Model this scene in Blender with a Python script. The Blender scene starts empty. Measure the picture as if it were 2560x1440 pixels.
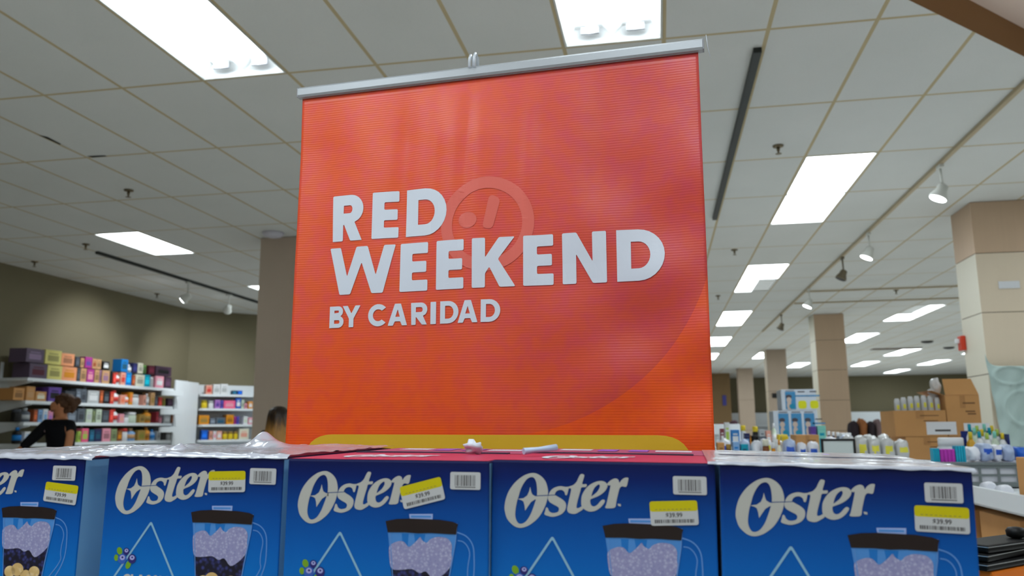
import bpy, bmesh, math, random
from mathutils import Vector, Matrix, geometry, noise
random.seed(7)
scn = bpy.context.scene
COL = scn.collection

# ------------------------------------------------------------------ camera
EYE = 1.35
FPX, YAW, PIT, ROL = 2009.18863, -0.18034, 0.1726, -0.00721
cf = Vector((math.sin(YAW)*math.cos(PIT), math.cos(YAW)*math.cos(PIT), math.sin(PIT)))
_r0 = Vector((math.cos(YAW), -math.sin(YAW), 0)); _u0 = _r0.cross(cf)
cr = _r0*math.cos(ROL) + _u0*math.sin(ROL); cu = -_r0*math.sin(ROL) + _u0*math.cos(ROL)
CP = Vector((0, 0, EYE))
cam = bpy.data.cameras.new('camera'); cam.sensor_width = 36.0; cam.lens = FPX/2560*36
cam.clip_start = 0.05; cam.clip_end = 200
cam.dof.use_dof = True; cam.dof.focus_distance = 1.4; cam.dof.aperture_fstop = 6.3
co = bpy.data.objects.new('camera', cam); COL.objects.link(co)
m = Matrix.Identity(4)
for i in range(3):
    m[i][0] = cr[i]; m[i][1] = cu[i]; m[i][2] = -cf[i]; m[i][3] = CP[i]
co.matrix_world = m
scn.camera = co
# ------------------------------------------------------------------ world, exposure
w = bpy.data.worlds.new('world'); scn.world = w; w.use_nodes = True
w.node_tree.nodes['Background'].inputs[0].default_value = (.6, .65, .7, 1)
w.node_tree.nodes['Background'].inputs[1].default_value = 0.05
scn.view_settings.view_transform = 'Standard'; scn.view_settings.look = 'None'
scn.view_settings.gamma = 1.0; scn.view_settings.exposure = 0.62
scn.view_settings.use_curve_mapping = False
PANEL = 7.5        # radiance of a lit diffuser
TUBE = 20.0        # radiance of a bare tube
LAMPC = (.86, .95, 1.0)

# ------------------------------------------------------------------ survey helpers
def ray(x, y): return cf + cr*((x-1280)/FPX) - cu*((y-720)/FPX)
def onz(x, y, z): d = ray(x, y); return CP + d*((z-EYE)/d.z)
def onx(x, y, X): d = ray(x, y); return CP + d*(X/d.x)
def ony(x, y, Y): d = ray(x, y); return CP + d*(Y/d.y)
def onp(x, y, p, n): d = ray(x, y); return CP + d*((Vector(p)-CP).dot(n)/d.dot(n))
T = .6096
CEIL = EYE + 3.80396*T
OX, OY = -4.83269*T, 5.60447*T
def gx(b): return OX - b*T
def gy(a): return OY + 2*a*T

# ------------------------------------------------------------------ materials
def lin(c):
    out = []
    for v in c[:3]:
        v = v/255
        out.append(v/12.92 if v <= .04045 else ((v+.055)/1.055)**2.4)
    return tuple(out) + (1,)
MATS = {}
def mat(name, c, rough=.5, spec=.5, metal=0, alpha=1, emit=None, strength=0, trans=0, coat=0, var=0, vscale=6, bump=0, bscale=60, ior=1.45):
    if name in MATS: return MATS[name]
    M = bpy.data.materials.new(name); M.use_nodes = True
    n = M.node_tree; b = n.nodes['Principled BSDF']
    col = lin(c)
    b.inputs['Base Color'].default_value = col
    b.inputs['Roughness'].default_value = rough
    b.inputs['Specular IOR Level'].default_value = spec
    b.inputs['Metallic'].default_value = metal
    b.inputs['Alpha'].default_value = alpha
    b.inputs['Transmission Weight'].default_value = trans
    b.inputs['Coat Weight'].default_value = coat
    b.inputs['IOR'].default_value = ior
    if emit:
        b.inputs['Emission Color'].default_value = tuple(emit)+(1,)
        b.inputs['Emission Strength'].default_value = strength
    if var or bump:
        tc = n.nodes.new('ShaderNodeTexCoord')
        nz = n.nodes.new('ShaderNodeTexNoise'); nz.inputs['Scale'].default_value = vscale; nz.inputs['Detail'].default_value = 4
        n.links.new(tc.outputs['Object'], nz.inputs['Vector'])
        if var:
            mx = n.nodes.new('ShaderNodeMix'); mx.data_type = 'RGBA'
            mx.inputs[6].default_value = tuple(v*(1-var) for v in col[:3])+(1,)
            mx.inputs[7].default_value = tuple(min(1, v*(1+var)) for v in col[:3])+(1,)
            n.links.new(nz.outputs['Fac'], mx.inputs[0]); n.links.new(mx.outputs[2], b.inputs['Base Color'])
        if bump:
            n2 = n.nodes.new('ShaderNodeTexNoise'); n2.inputs['Scale'].default_value = bscale
            n.links.new(tc.outputs['Object'], n2.inputs['Vector'])
            bp = n.nodes.new('ShaderNodeBump'); bp.inputs['Strength'].default_value = bump; bp.inputs['Distance'].default_value = .01
            n.links.new(n2.outputs['Fac'], bp.inputs['Height']); n.links.new(bp.outputs['Normal'], b.inputs['Normal'])
    MATS[name] = M
    return M
class NT:
    """tiny node-building helper"""
    def __init__(s, M): s.n = M.node_tree; s.b = s.n.nodes['Principled BSDF']
    def node(s, t, **k):
        x = s.n.nodes.new(t)
        for a, v in k.items(): setattr(x, a, v)
        return x
    def val(s, sock, v):
        if hasattr(v, 'is_output'): s.n.links.new(v, sock)
        else: sock.default_value = v
    def math(s, op, a, b=0, c=None):
        x = s.node('ShaderNodeMath', operation=op); s.val(x.inputs[0], a); s.val(x.inputs[1], b)
        if c is not None: s.val(x.inputs[2], c)
        return x.outputs[0]
    def sep(s):
        tc = s.node('ShaderNodeTexCoord'); q = s.node('ShaderNodeSeparateXYZ'); s.n.links.new(tc.outputs['Object'], q.inputs[0])
        return tc.outputs['Object'], q.outputs[0], q.outputs[1], q.outputs[2]
    def mix(s, f, a, b):
        x = s.node('ShaderNodeMix', data_type='RGBA'); s.val(x.inputs[0], f); s.val(x.inputs[6], a); s.val(x.inputs[7], b)
        return x.outputs[2]
    def noise(s, vec, scale, detail=3):
        x = s.node('ShaderNodeTexNoise'); x.inputs['Scale'].default_value = scale; x.inputs['Detail'].default_value = detail
        s.n.links.new(vec, x.inputs['Vector']); return x.outputs['Fac']
    def ss(s, v, a, b, lo=0, hi=1):
        x = s.node('ShaderNodeMapRange', interpolation_type='SMOOTHSTEP'); s.val(x.inputs[0], v)
        x.inputs[1].default_value = a; x.inputs[2].default_value = b; x.inputs[3].default_value = lo; x.inputs[4].default_value = hi
        return x.outputs[0]
    def bump(s, h, strength, dist):
        x = s.node('ShaderNodeBump'); x.inputs['Strength'].default_value = strength; x.inputs['Distance'].default_value = dist
        s.n.links.new(h, x.inputs['Height']); s.n.links.new(x.outputs['Normal'], s.b.inputs['Normal'])

# ------------------------------------------------------------------ mesh helpers
class MB:
    def __init__(s): s.b = bmesh.new()
    def poly(s, pts, mi=0):
        vs = [s.b.verts.new(p) for p in pts]
        f = s.b.faces.new(vs); f.material_index = mi; return f
    def box(s, a, b, mi=0, M=None, bev=0):
        x0, y0, z0 = a; x1, y1, z1 = b
        v = [Vector(p) for p in ((x0,y0,z0),(x1,y0,z0),(x1,y1,z0),(x0,y1,z0),(x0,y0,z1),(x1,y0,z1),(x1,y1,z1),(x0,y1,z1))]
        if M is not None: v = [M @ p for p in v]
        v = [s.b.verts.new(p) for p in v]
        fs = []
        for q in ((0,3,2,1),(4,5,6,7),(0,1,5,4),(1,2,6,5),(2,3,7,6),(3,0,4,7)):
            f = s.b.faces.new([v[i] for i in q]); f.material_index = mi; fs.append(f)
        if bev:
            es = list({e for f in fs for e in f.edges})
            r = bmesh.ops.bevel(s.b, geom=es, offset=bev, segments=2, affect='EDGES', profile=.6)
            for f in r['faces']: f.material_index = mi
        return fs
    def tube(s, pts, r, seg=12, mi=0, caps=True):
        pts = [Vector(p) for p in pts]; rs = r if isinstance(r, (list, tuple)) else [r]*len(pts)
        rings = []
        for i, p in enumerate(pts):
            d = (pts[min(i+1, len(pts)-1)] - pts[max(i-1, 0)]).normalized()
            a = d.orthogonal().normalized() if i == 0 else (pa - d*pa.dot(d)).normalized()
            pa = a; c = d.cross(a)
            rings.append([s.b.verts.new(p + (a*math.cos(t)+c*math.sin(t))*rs[i]) for t in [2*math.pi*k/seg for k in range(seg)]])
        for A, B in zip(rings, rings[1:]):
            for k in range(seg):
                f = s.b.faces.new((A[k], A[(k+1)%seg], B[(k+1)%seg], B[k])); f.material_index = mi; f.smooth = True
        if caps:
            f = s.b.faces.new(rings[0][::-1]); f.material_index = mi
            f = s.b.faces.new(rings[-1]); f.material_index = mi
    def lathe(s, prof, c=(0,0,0), seg=20, mi=0):
        """prof: (radius, z, material index)"""
        c = Vector(c); rings = []
        for q in prof:
            r, z = q[0], q[1]
            rings.append([s.b.verts.new(c + Vector((max(r,1e-4)*math.cos(t), max(r,1e-4)*math.sin(t), z))) for t in [2*math.pi*k/seg for k in range(seg)]])
        for i in range(len(rings)-1):
            A, B = rings[i], rings[i+1]; mm = prof[i+1][2] if len(prof[i+1]) > 2 else mi
            for k in range(seg):
                f = s.b.faces.new((A[k], A[(k+1)%seg], B[(k+1)%seg], B[k])); f.material_index = mm; f.smooth = True
        f = s.b.faces.new(rings[0][::-1]); f.material_index = prof[0][2] if len(prof[0]) > 2 else mi
        f = s.b.faces.new(rings[-1]); f.material_index = prof[-1][2] if len(prof[-1]) > 2 else mi
    def flat(s, outer, holes=(), y=0., mi=0, sc=1.):
        """filled outline in the local x-z plane, facing -y"""
        loops = [[Vector((p[0]*sc, y, p[1]*sc)) for p in l] for l in [outer, *holes]]
        tris = geometry.tessellate_polygon([[Vector((v.x, v.z, 0)) for v in l] for l in loops])
        vs = [s.b.verts.new(v) for l in loops for v in l]
        for t in tris:
            a, b, c = (vs[i] for i in t)
            n = (b.co-a.co).cross(c.co-a.co)
            if n.length < 1e-14: continue
            try: f = s.b.faces.new((a, b, c) if n.y < 0 else (a, c, b))
            except ValueError: continue
            f.material_index = mi
    def build(s, name, mats, parent=None, loc=None, smooth=False, recalc=False):
        if recalc: bmesh.ops.recalc_face_normals(s.b, faces=s.b.faces)
        if smooth:
            for f in s.b.faces: f.smooth = True
        me = bpy.data.meshes.new(name); s.b.to_mesh(me); s.b.free()
        for M in (mats if isinstance(mats, (list, tuple)) else [mats]): me.materials.append(M)
        o = bpy.data.objects.new(name, me); COL.objects.link(o)
        if parent is not None: o.parent = parent
        if loc is not None: o.location = loc
        return o
def tag(o, label, cat=None, group=None, kind=None):
    o['label'] = label
    if cat: o['category'] = cat
    if group: o['group'] = group
    if kind: o['kind'] = kind
    return o
def empty(name, label, cat, loc=(0,0,0), rz=0, group=None, M=None):
    o = bpy.data.objects.new(name, None); COL.objects.link(o); o.empty_display_size = .05
    if M is not None: o.matrix_world = M
    else: o.location = loc; o.rotation_euler = (0, 0, rz)
    return tag(o, label, cat, group)
def struct(o, label): o['kind'] = 'structure'; o['label'] = label; return o
KIDS = {}
def clone(root, loc, rz=None, label=None, group=None):
    c = root.copy(); COL.objects.link(c); c.location = loc
    if rz is not None: c.rotation_euler = (0, 0, rz)
    if label: c['label'] = label
    if group: c['group'] = group
    def kids(a, b):
        for ch in a.children:
            d = ch.copy(); COL.objects.link(d); d.parent = b; kids(ch, d)
    kids(root, c)
    return c
def smoothloop(pts, n=5):
    out = []; L = len(pts)
    for i in range(L):
        p0, p1, p2, p3 = (Vector(pts[(i+k-1) % L]) for k in range(4))
        for k in range(n):
            t = k/n
            out.append(tuple(.5*((2*p1) + (p2-p0)*t + (2*p0-5*p1+4*p2-p3)*t*t + (3*p1-p0-3*p2+p3)*t**3)))
    return out
def smoothline(pts, n=6):
    out = []; L = len(pts)
    for i in range(L-1):
        p0, p1, p2, p3 = (Vector(pts[min(max(i+k-1, 0), L-1)]) for k in range(4))
        for k in range(n):
            t = k/n
            out.append(tuple(.5*((2*p1) + (p2-p0)*t + (2*p0-5*p1+4*p2-p3)*t*t + (3*p1-p0-3*p2+p3)*t**3)))
    out.append(tuple(pts[-1])); return out
def roundcorners(pts, r, n=3):
    out = []; L = len(pts)
    for i in range(L):
        a, b, c = Vector(pts[i-1]), Vector(pts[i]), Vector(pts[(i+1) % L])
        d1, d2 = a-b, c-b
        k = min(r, d1.length*.45, d2.length*.45)
        p, q = b+d1.normalized()*k, b+d2.normalized()*k
        for j in range(n+1):
            t = j/n; out.append(tuple(p*(1-t)**2 + b*2*t*(1-t) + q*t*t))
    return out
def ribbon(pts, wd):
    """outline of a line of width wd along pts"""
    P = [Vector(p) for p in pts]; L, R = [], []
    for i, p in enumerate(P):
        d = (P[min(i+1, len(P)-1)]-P[max(i-1, 0)]).normalized(); nn = Vector((-d.y, d.x))*wd/2
        L.append(tuple(p+nn)); R.append(tuple(p-nn))
    return L + R[::-1]
def ell(cx, cy, rx, ry, n=20, a=0):
    return [(cx+rx*math.cos(t)*math.cos(a)-ry*math.sin(t)*math.sin(a), cy+rx*math.cos(t)*math.sin(a)+ry*math.sin(t)*math.cos(a)) for t in [2*math.pi*k/n for k in range(n)]]
def rrect(w_, h_, r): return roundcorners([(-w_/2, -h_/2), (w_/2, -h_/2), (w_/2, h_/2), (-w_/2, h_/2)], r, 5)
def textmesh(body, size, offset=0.):
    cu_ = bpy.data.curves.new('txt', 'FONT'); cu_.body = body; cu_.size = size; cu_.offset = offset; cu_.align_x = 'CENTER'; cu_.align_y = 'CENTER'
    o = bpy.data.objects.new('txt', cu_); COL.objects.link(o)
    me = bpy.data.meshes.new_from_object(o); bpy.data.objects.remove(o); bpy.data.curves.remove(cu_)
    tris = [[tuple(me.vertices[i].co[:2]) for i in p.vertices] for p in me.polygons]
    bpy.data.meshes.remove(me); return tris
def cloud_sphere(mb, c, r, sq=(1,1,1), mi=0, amp=.15, sd=0, u=12, v=8):
    r0 = bmesh.ops.create_uvsphere(mb.b, u_segments=u, v_segments=v, radius=1)
    for vv in r0['verts']:
        k = 1 + amp*noise.noise(vv.co*1.7 + Vector((sd*3.1, sd*1.7, sd)))
        vv.co = Vector((vv.co.x*r*sq[0]*k, vv.co.y*r*sq[1]*k, vv.co.z*r*sq[2]*k)) + Vector(c)
        for f in vv.link_faces: f.smooth = True; f.material_index = mi

# ------------------------------------------------------------------ the room
XL, YB, XR, YF = -8.95, -5.0, 17.0, 40.5
tan = mat('wall_paint', (126,119,95), .75, .25, var=.04, vscale=1.2, bump=.05)
brownwall = mat('brown_paint', (138,112,78), .7, .25, var=.04)
tilef = mat('floor_tile', (226,224,218), .25, .5, var=.06, vscale=2)
f = MB(); f.poly([(XL-.3,YB-.3,0),(XR+.3,YB-.3,0),(XR+.3,YF+.3,0),(XL-.3,YF+.3,0)])
struct(f.build('floor', tilef), 'pale grey shop floor')
# ceiling with the openings of the fixtures and of the raised bay
cm = mat('ceiling_tiles', (200,200,196), .9, .1)
t = NT(cm); vec, X, Y, Z = t.sep()
def gridline(v, o, step, half):
    fr = t.math('FRACT', t.math('DIVIDE', t.math('SUBTRACT', v, o), step))
    d = t.math('MULTIPLY', t.math('MINIMUM', fr, t.math('SUBTRACT', 1.0, fr)), step)
    return t.math('LESS_THAN', d, half), d
lx, dx = gridline(X, OX, T, .0125); ly, dy = gridline(Y, OY, 2*T, .0125)
g = t.math('MAXIMUM', lx, ly)
nz1 = t.noise(vec, 160, 2); nz2 = t.noise(vec, 1.3, 2); nz3 = t.noise(vec, 45, 3)
c1 = t.mix(nz2, lin((212,214,210)), lin((224,225,222)))
c1 = t.mix(t.math('MULTIPLY', t.ss(nz1, .62, .72), .22), c1, lin((120,118,108)))
c1 = t.mix(t.math('MULTIPLY', t.ss(nz3, .74, .78), .35), c1, lin((130,120,100)))
c2 = t.mix(g, c1, lin((194,178,142)))
t.n.links.new(c2, t.b.inputs['Base Color'])
hh = t.math('MULTIPLY', g, 1.0)
t.bump(hh, .35, .004)

FIX = []   # (b, a, kind): kind d = diffuser, t = open tubes, r = only its right lamp lit, l = only its left lamp lit
FIX += [(0,0,'t'), (-4,0,'t'), (6,4,'d'), (6,7,'d'), (6,8,'d')]
FIX += [(-7,a,'d') for a in (3,4,7,11,12,15,16,19,20,23,24)] + [(-7,8,'l')]
FIX += [(-10,19,'d'),(-10,20,'d'),(-13,12,'d'),(-13,11,'r'),(-13,15,'d'),(-13,16,'d'),(-13,23,'d'),(-13,24,'d')]
FIX += [(-17,19,'d'),(-17,20,'d'),(-17,23,'d'),(-17,24,'d'),(-21,23,'d'),(-21,24,'d'),(-21,19,'d'),(-21,20,'d'),(-21,27,'d'),(-21,28,'d'),(-25,23,'d'),(-25,24,'d')]
OFF = [(-4,-1),(-4,-4),(-4,-3),(-10,-1),(-10,-2),(-10,-5),(-13,3),(-13,4),(-13,0),(-17,3),(-17,4),(-17,7),(-17,8),(-17,11),(-17,12),(-21,11),(-21,12),(-4,-6),(0,-5),(-1,-4),(-1,-3)]  # unseen fixtures, added and picked to brighten the banner and shop
FIX += [(b, a, 'o') for b, a in OFF]
outer = [(XL,YB),(XR,YB),(XR,YF),(-5.0,YF),(-5.0,18.11),(XL,14.16)]
holes = []
MG = .006
for b, a, k in FIX:
    x0, x1, y0, y1 = gx(b)+MG, gx(b)+T-MG, gy(a)+MG, gy(a+1)-MG
    holes.append([(x0,y0),(x1,y0),(x1,y1),(x0,y1)])
dgA, dgB = Vector((1.441,4.442)), Vector((2.366,5.319))
dd = (dgB-dgA).normalized()
P0 = dgA - dd*.34; P1 = dgB + dd*1.0
bay = [tuple(P0), (P0.x, 2.6), (P1.x, 2.6), tuple(P1)]
holes.append(bay)
c = MB()
loops = [outer] + holes
tris = geometry.tessellate_polygon([[Vector((p[0],p[1],0)) for p in l] for l in loops])
vs = [c.b.verts.new((p[0],p[1],CEIL)) for l in loops for p in l]
for a_, b_, c_ in tris:
    n = (vs[b_].co-vs[a_].co).cross(vs[c_].co-vs[a_].co)
    if n.length < 1e-12: continue
    c.b.faces.new((vs[a_],vs[b_],vs[c_]) if n.z < 0 else (vs[a_],vs[c_],vs[b_]))
struct(c.build('ceiling', cm), 'suspended ceiling of off-white mineral tiles in a beige grid')
# raised bay: brown rim and pale upper ceiling
nrm = Vector((dd.y, -dd.x, 0)).normalized()
zt = sum(onp(px, py, (dgA.x, dgA.y, CEIL), nrm).z for px, py in ((2425,0),(2560,72)))/2
r = MB()
for i in range(4):
    a_, b_ = bay[i], bay[(i+1) % 4]
    r.poly([(a_[0],a_[1],CEIL-.004),(b_[0],b_[1],CEIL-.004),(b_[0],b_[1],zt),(a_[0],a_[1],zt)])
struct(r.build('trim_1', mat('bay_rim', (150,112,72), .6, .3)), 'brown rim of the raised ceiling bay')
r = MB(); r.poly([(p[0],p[1],zt) for p in bay][::-1])
struct(r.build('trim_2', mat('bay_top', (236,214,200), .8, .2)), 'pale pinkish top of the raised ceiling bay')
def wall(name, p, q, M, label):
    b = MB(); p, q = Vector(p), Vector(q); d = (q-p).normalized(); n = Vector((-d.y, d.x))*.12
    a0, a1, a2, a3 = p, q, q+n, p+n
    v = [(k.x,k.y,z) for z in (0,CEIL+.25) for k in (a0,a1,a2,a3)]
    for q_ in ((0,3,2,1),(4,5,6,7),(0,1,5,4),(1,2,6,5),(2,3,7,6),(3,0,4,7)): b.poly([v[i] for i in q_])
    return struct(b.build(name, M, recalc=True), label)
wall('wall_left', (XL,YB), (XL,14.16), tan, 'tan painted left wall above the cosmetics shelves')
wall('wall_corner', (XL,14.16), (-5.0,18.11), tan, 'tan painted corner wall set at an angle')
wall('wall_recess', (-5.0,18.11), (-5.0,YF), tan, 'tan wall hidden behind the red banner')
wall('wall_back', (-5.0,YF), (XR,YF), tan, 'far tan wall at the end of the shop')
wall('wall_right', (XR,YF), (XR,YB), tan, 'right wall of the shop')
wall('wall_front', (XR,YB), (XL,YB), tan, 'wall at the front of the shop')
b = MB(); b.box((-1.2,36.6,0),(3.02,40.46,CEIL-.002)); struct(b.build('wall_partition', brownwall), 'brown partition beside the far wall')

# ------------------------------------------------------------------ ceiling fixtures
white_metal = mat('white_enamel', (236,238,238), .35, .5)
fixframe = mat('fixture_frame', (205,206,200), .4, .5)
dif = mat('lit_diffuser', (255,255,255), .4, .3, emit=LAMPC, strength=PANEL)
difs = mat('diffuser_rib', (250,250,252), .4, .3, emit=LAMPC, strength=PANEL*.14)
tubem = mat('lit_tube', (255,255,255), .3, .3, emit=LAMPC, strength=TUBE)
offl = mat('unlit_diffuser', (196,198,192), .5, .4)
grey = mat('socket_grey', (150,152,156), .5)
FW, FL = T-2*MG-.004, 2*T-2*MG-.004
def frame_mesh():
    b = MB(); k = .012
    b.box((0,0,-.003),(FW,k,.012)); b.box((0,FL-k,-.003),(FW,FL,.012)); b.box((0,k,-.003),(k,FL-k,.012)); b.box((FW-k,k,-.003),(FW,FL-k,.012))
    return b
def housing_mesh():
    b = MB(); k = .013; h = .10
    # tapered white pan, two troughs with a ridge between
    x0, x1, y0, y1 = k, FW-k, k, FL-k
    sec = [(x0,0),(x0+.05,h),(FW/2-.06,h),(FW/2,.035),(FW/2+.06,h),(x1-.05,h),(x1,0)]
    for i in range(len(sec)-1):
        (a0,z0),(a1,z1) = sec[i], sec[i+1]
        b.poly([(a0,y0,z0),(a1,y0,z1),(a1,y1,z1),(a0,y1,z0)])
    for y in (y0, y1):
        b.poly([(s_[0],y,s_[1]) for s_ in sec])
    return b
def make_troffer(kind):
    root = empty('troffer_light', '', 'ceiling light')
    frame_mesh().build('frame', fixframe, root)
    housing_mesh().build('reflector', white_metal, root)
    if kind == 't':
        for xx in (FW*.27, FW*.73):
            b = MB(); b.tube([(xx, .075, .055),(xx, FL-.075, .055)], .013, 12); b.build('lamp_tube', tubem, root)
            for yy in (.055, FL-.07):
                b = MB(); b.box((xx-.055,yy,.04),(xx+.055,yy+.014,.085)); b.build('lamp_socket', grey, root)
    else:
        for i, (a_, b_) in enumerate(((.014, FW/2-.004), (FW/2+.004, FW-.014))):
            lit = kind in 'do' or (kind == 'r' and i == 1) or (kind == 'l' and i == 0)
            b = MB(); b.poly([(a_,.014,.012),(a_,FL-.014,.012),(b_,FL-.014,.012),(b_,.014,.012)])
            b.build('diffuser', dif if lit else offl, root)
        b = MB(); b.box((FW/2-.004,.014,.004),(FW/2+.004,FL-.014,.014))
        for k in range(1, 6): b.box((.014, FL*k/6-.0015, .009),(FW-.014, FL*k/6+.0015, .013))
        b.build('lens_rib', difs, root)
    return root
PROTO = {}
ORD = ['first','second','third','fourth','fifth','sixth','seventh','eighth','ninth','tenth','eleventh','twelfth','thirteenth','fourteenth','fifteenth','sixteenth','seventeenth','eighteenth','nineteenth','twentieth','twenty-first','twenty-second','twenty-third','twenty-fourth','twenty-fifth']
FIXL = {(0,0):'bright two-tube ceiling light above and left of the banner, tubes showing', (-4,0):'bright two-tube ceiling light just above the banner rail, tubes showing',
 (6,4):'lit ceiling panel above the left shelves, largest on that side', (6,7):'lit ceiling panel half hidden by the left column', (6,8):'lit ceiling panel behind the left column'}
rows_ = {-7:'in the row running along the banner edge', -10:'beside the narrow column behind the middle one', -13:'in the row right of the middle column', -17:'in the third row toward the far right', -21:'in the fourth row toward the far right', -25:'in the last row at the right column'}
FIXL[(-13,11)] = 'ceiling panel beside the right column with only its right lamp lit'
FIXL[(-7,8)] = 'ceiling panel right of the banner with only its left lamp lit'
cnt = {}
for b_, a_, k in sorted(FIX, key=lambda q: (q[2] == 'o', -q[0], q[1])):
    if k == 'o': lab, grp = 'unseen white ceiling light added to brighten the banner and shop', 'unseen added ceiling lights'
    else:
        grp = 'fluorescent ceiling lights'
        if (b_, a_) in FIXL: lab = FIXL[(b_, a_)]; cnt[b_] = cnt.get(b_, 0)+1
        else:
            i = cnt.get(b_, 0); cnt[b_] = i+1
            lab = '%s nearest lit ceiling panel %s' % (ORD[i], rows_[b_])
    loc = (gx(b_)+MG+.002, gy(a_)+MG+.002, CEIL)
    if k in PROTO: clone(PROTO[k], loc, None, lab, grp)
    else:
        o = make_troffer(k); o.location = loc; tag(o, lab, 'ceiling light', grp); PROTO[k] = o

# ------------------------------------------------------------------ tracks, spots, sprinklers, sensors
beige = mat('track_beige', (188,172,140), .5); black = mat('black_metal', (26,26,26), .4, .4); dkgreen = mat('slot_dark', (34,40,38), .5)
def bar(name, p, q, wd, h, M, label, cat):
    p, q = Vector(p), Vector(q); d = (q-p); L = d.length; b = MB()
    b.box((-wd/2,0,-h),(wd/2,L,0), bev=.003); b.box((-wd/2+.008,.01,-h-.001),(-wd/2+.014,L-.01,-h+.002)); b.box((wd/2-.014,.01,-h-.001),(wd/2-.008,L-.01,-h+.002))
    o = b.build(name, M); o.location = p; o.rotation_euler = (0,0,math.atan2(-d.x, d.y)); return tag(o, label, cat)
TX = 2.535
bar('lighting_track', (TX,3.0,CEIL-.001), (TX,20.5,CEIL-.001), .036, .03, beige, 'long beige lighting track along the ceiling toward the back', 'track')
pA = onz(2020,727,CEIL); bar('lighting_track', (TX+.04,pA.y,CEIL-.001), (TX+4.6,pA.y,CEIL-.001), .03, .025, beige, 'short beige lighting track crossing the ceiling, nearer one', 'track')
pA = onz(1985,757,CEIL); bar('lighting_track', (TX+.04,pA.y,CEIL-.001), (TX+4.9,pA.y,CEIL-.001), .03, .025, beige, 'short beige lighting track crossing the ceiling, farther one', 'track')
bar('lighting_track', (.674,4.86,CEIL-.001), (.674,9.03,CEIL-.001), .05, .035, dkgreen, 'black track on the ceiling right of the banner', 'track')
bar('lighting_track', (-7.18,9.13,CEIL-.001), (-7.18,13.6,CEIL-.001), .05, .035, dkgreen, 'black track on the ceiling above the left shelves', 'track')
spotlens = mat('spot_lens', (255,255,255), .3, emit=(.9,.97,1), strength=9)
darklens = mat('spot_lens_off', (50,46,38), .25)
def make_spot(lit, body, tilt=.45):
    root = empty('track_spotlight', '', 'spotlight')
    b = MB(); b.box((-.02,-.05,-.03),(.02,.05,0), bev=.004); b.build('adapter', body, root)
    b = MB(); b.tube([(0,0,-.03),(.004,0,-.19)], .011, 10); b.build('stem', body, root)
    R = Matrix.Rotation(tilt, 4, 'Y')
    b = MB(); b.lathe([(.028,.06),(.045,.05),(.05,0),(.075,-.055),(.078,-.075),(.07,-.078)], seg=20); b.b.transform(Matrix.Translation((-.01,0,-.235)) @ R)
    b.build('lamp_head', body, root)
    b = MB(); b.lathe([(.068,-.0815),(.0001,-.0815)], seg=20); b.b.transform(Matrix.Translation((-.01,0,-.235)) @ R)
    b.build('lens', spotlens if lit else darklens, root)
    if lit:
        L = bpy.data.lights.new('spot_beam', 'SPOT'); L.energy = 60; L.spot_size = 1.6; L.spot_blend = .8; L.color = (.92,.97,1); L.shadow_soft_size = .06
        lo = bpy.data.objects.new('spot_beam', L); COL.objects.link(lo); lo.parent = root
        lo.matrix_local = Matrix.Translation((-.01,0,-.235)) @ R @ Matrix.Translation((0,0,-.1))
    return root
wb = mat('spot_white', (214,216,210), .4)
SP = [((2350,418),1,'white track spotlight, lit, nearest to the right column'),((2170,578),1,'white track spotlight, lit, second along the long track'),((2105,640),0,'dark unlit track spotlight between two lit ones'),((2022,728),1,'small lit track spotlight above the middle column'),((1953,790),0,'unlit track spotlight left of the middle column top')]
litp = None; offp = None
for (px, py), lit, lab in SP:
    y_ = onx(px, py, TX).y
    loc = (TX, y_, CEIL-.031)
    if lit:
        o = make_spot(1, wb) if litp is None else clone(litp, loc, None, lab); litp = litp or o
    else:
        o = make_spot(0, mat('spot_bronze', (120,110,90), .4)) if offp is None else clone(offp, loc, None, lab); offp = offp or o
    o.location = loc; tag(o, lab, 'spotlight', 'spotlights on the long track')
# spotlights of the left track wash the wall over the shelves
wallspot = None
for py_, rz_, lab in ((11.23, 0, 'white spotlight hanging from the black track over the left shelves'), (12.45, -.75, 'spotlight at the far end of the left black track')):
    if wallspot is None:
        o = wallspot = make_spot(1, wb, 1.0)
        for ch in o.children:
            if ch.type == 'LIGHT': ch.data.energy = 70; ch.data.spot_size = 1.5
    else: o = clone(wallspot, (0,0,0))
    o.location = (-7.18, py_, CEIL-.037); o.rotation_euler = (0,0,rz_); tag(o, lab, 'spotlight', 'spotlights on the left track')

chrome = mat('brass_dull', (120,108,84), .35, metal=.7)
spr = None
SPK = [((322,483),'sprinkler head left of the banner, hanging from a ceiling tile'),((215,618),'sprinkler head beside the near end of left black track'),((87,662),'sprinkler head close to the left wall'),((393,742),'sprinkler head close to the tan wall under the left track'),((1945,372),'sprinkler head right of the black track by the banner'),((1836,632),'sprinkler head between two lit panels right of the banner'),((1795,747),'small sprinkler head beside the banner edge'),((2240,733),'small sprinkler head left of the right column'),((1940,1e9),'')]
for (px, py), lab in SPK[:-1]:
    p = onz(px, py-8, CEIL)
    if spr is None:
        spr = empty('sprinkler_head', lab, 'sprinkler', p)
        b = MB(); b.lathe([(.045,0),(.042,-.012),(.02,-.018)], seg=16); b.build('escutcheon', chrome, spr)
        b = MB(); b.lathe([(.014,-.018),(.014,-.045),(.008,-.05),(.008,-.068)], seg=12); b.lathe([(.026,-.07),(.026,-.073)], seg=12); b.build('nozzle', chrome, spr)
        spr['group'] = 'sprinkler heads'
    else: clone(spr, p, None, lab, 'sprinkler heads')
def dome(px, py, r_, M, name, label, cat, z=None):
    p = onz(px, py, CEIL); b = MB(); b.lathe([(r_,0),(r_*.98,-.02),(r_*.8,-.045),(r_*.4,-.06),(r_*.15,-.062)], seg=24)
    o = b.build(name, M); o.location = p; return tag(o, label, cat)
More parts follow.
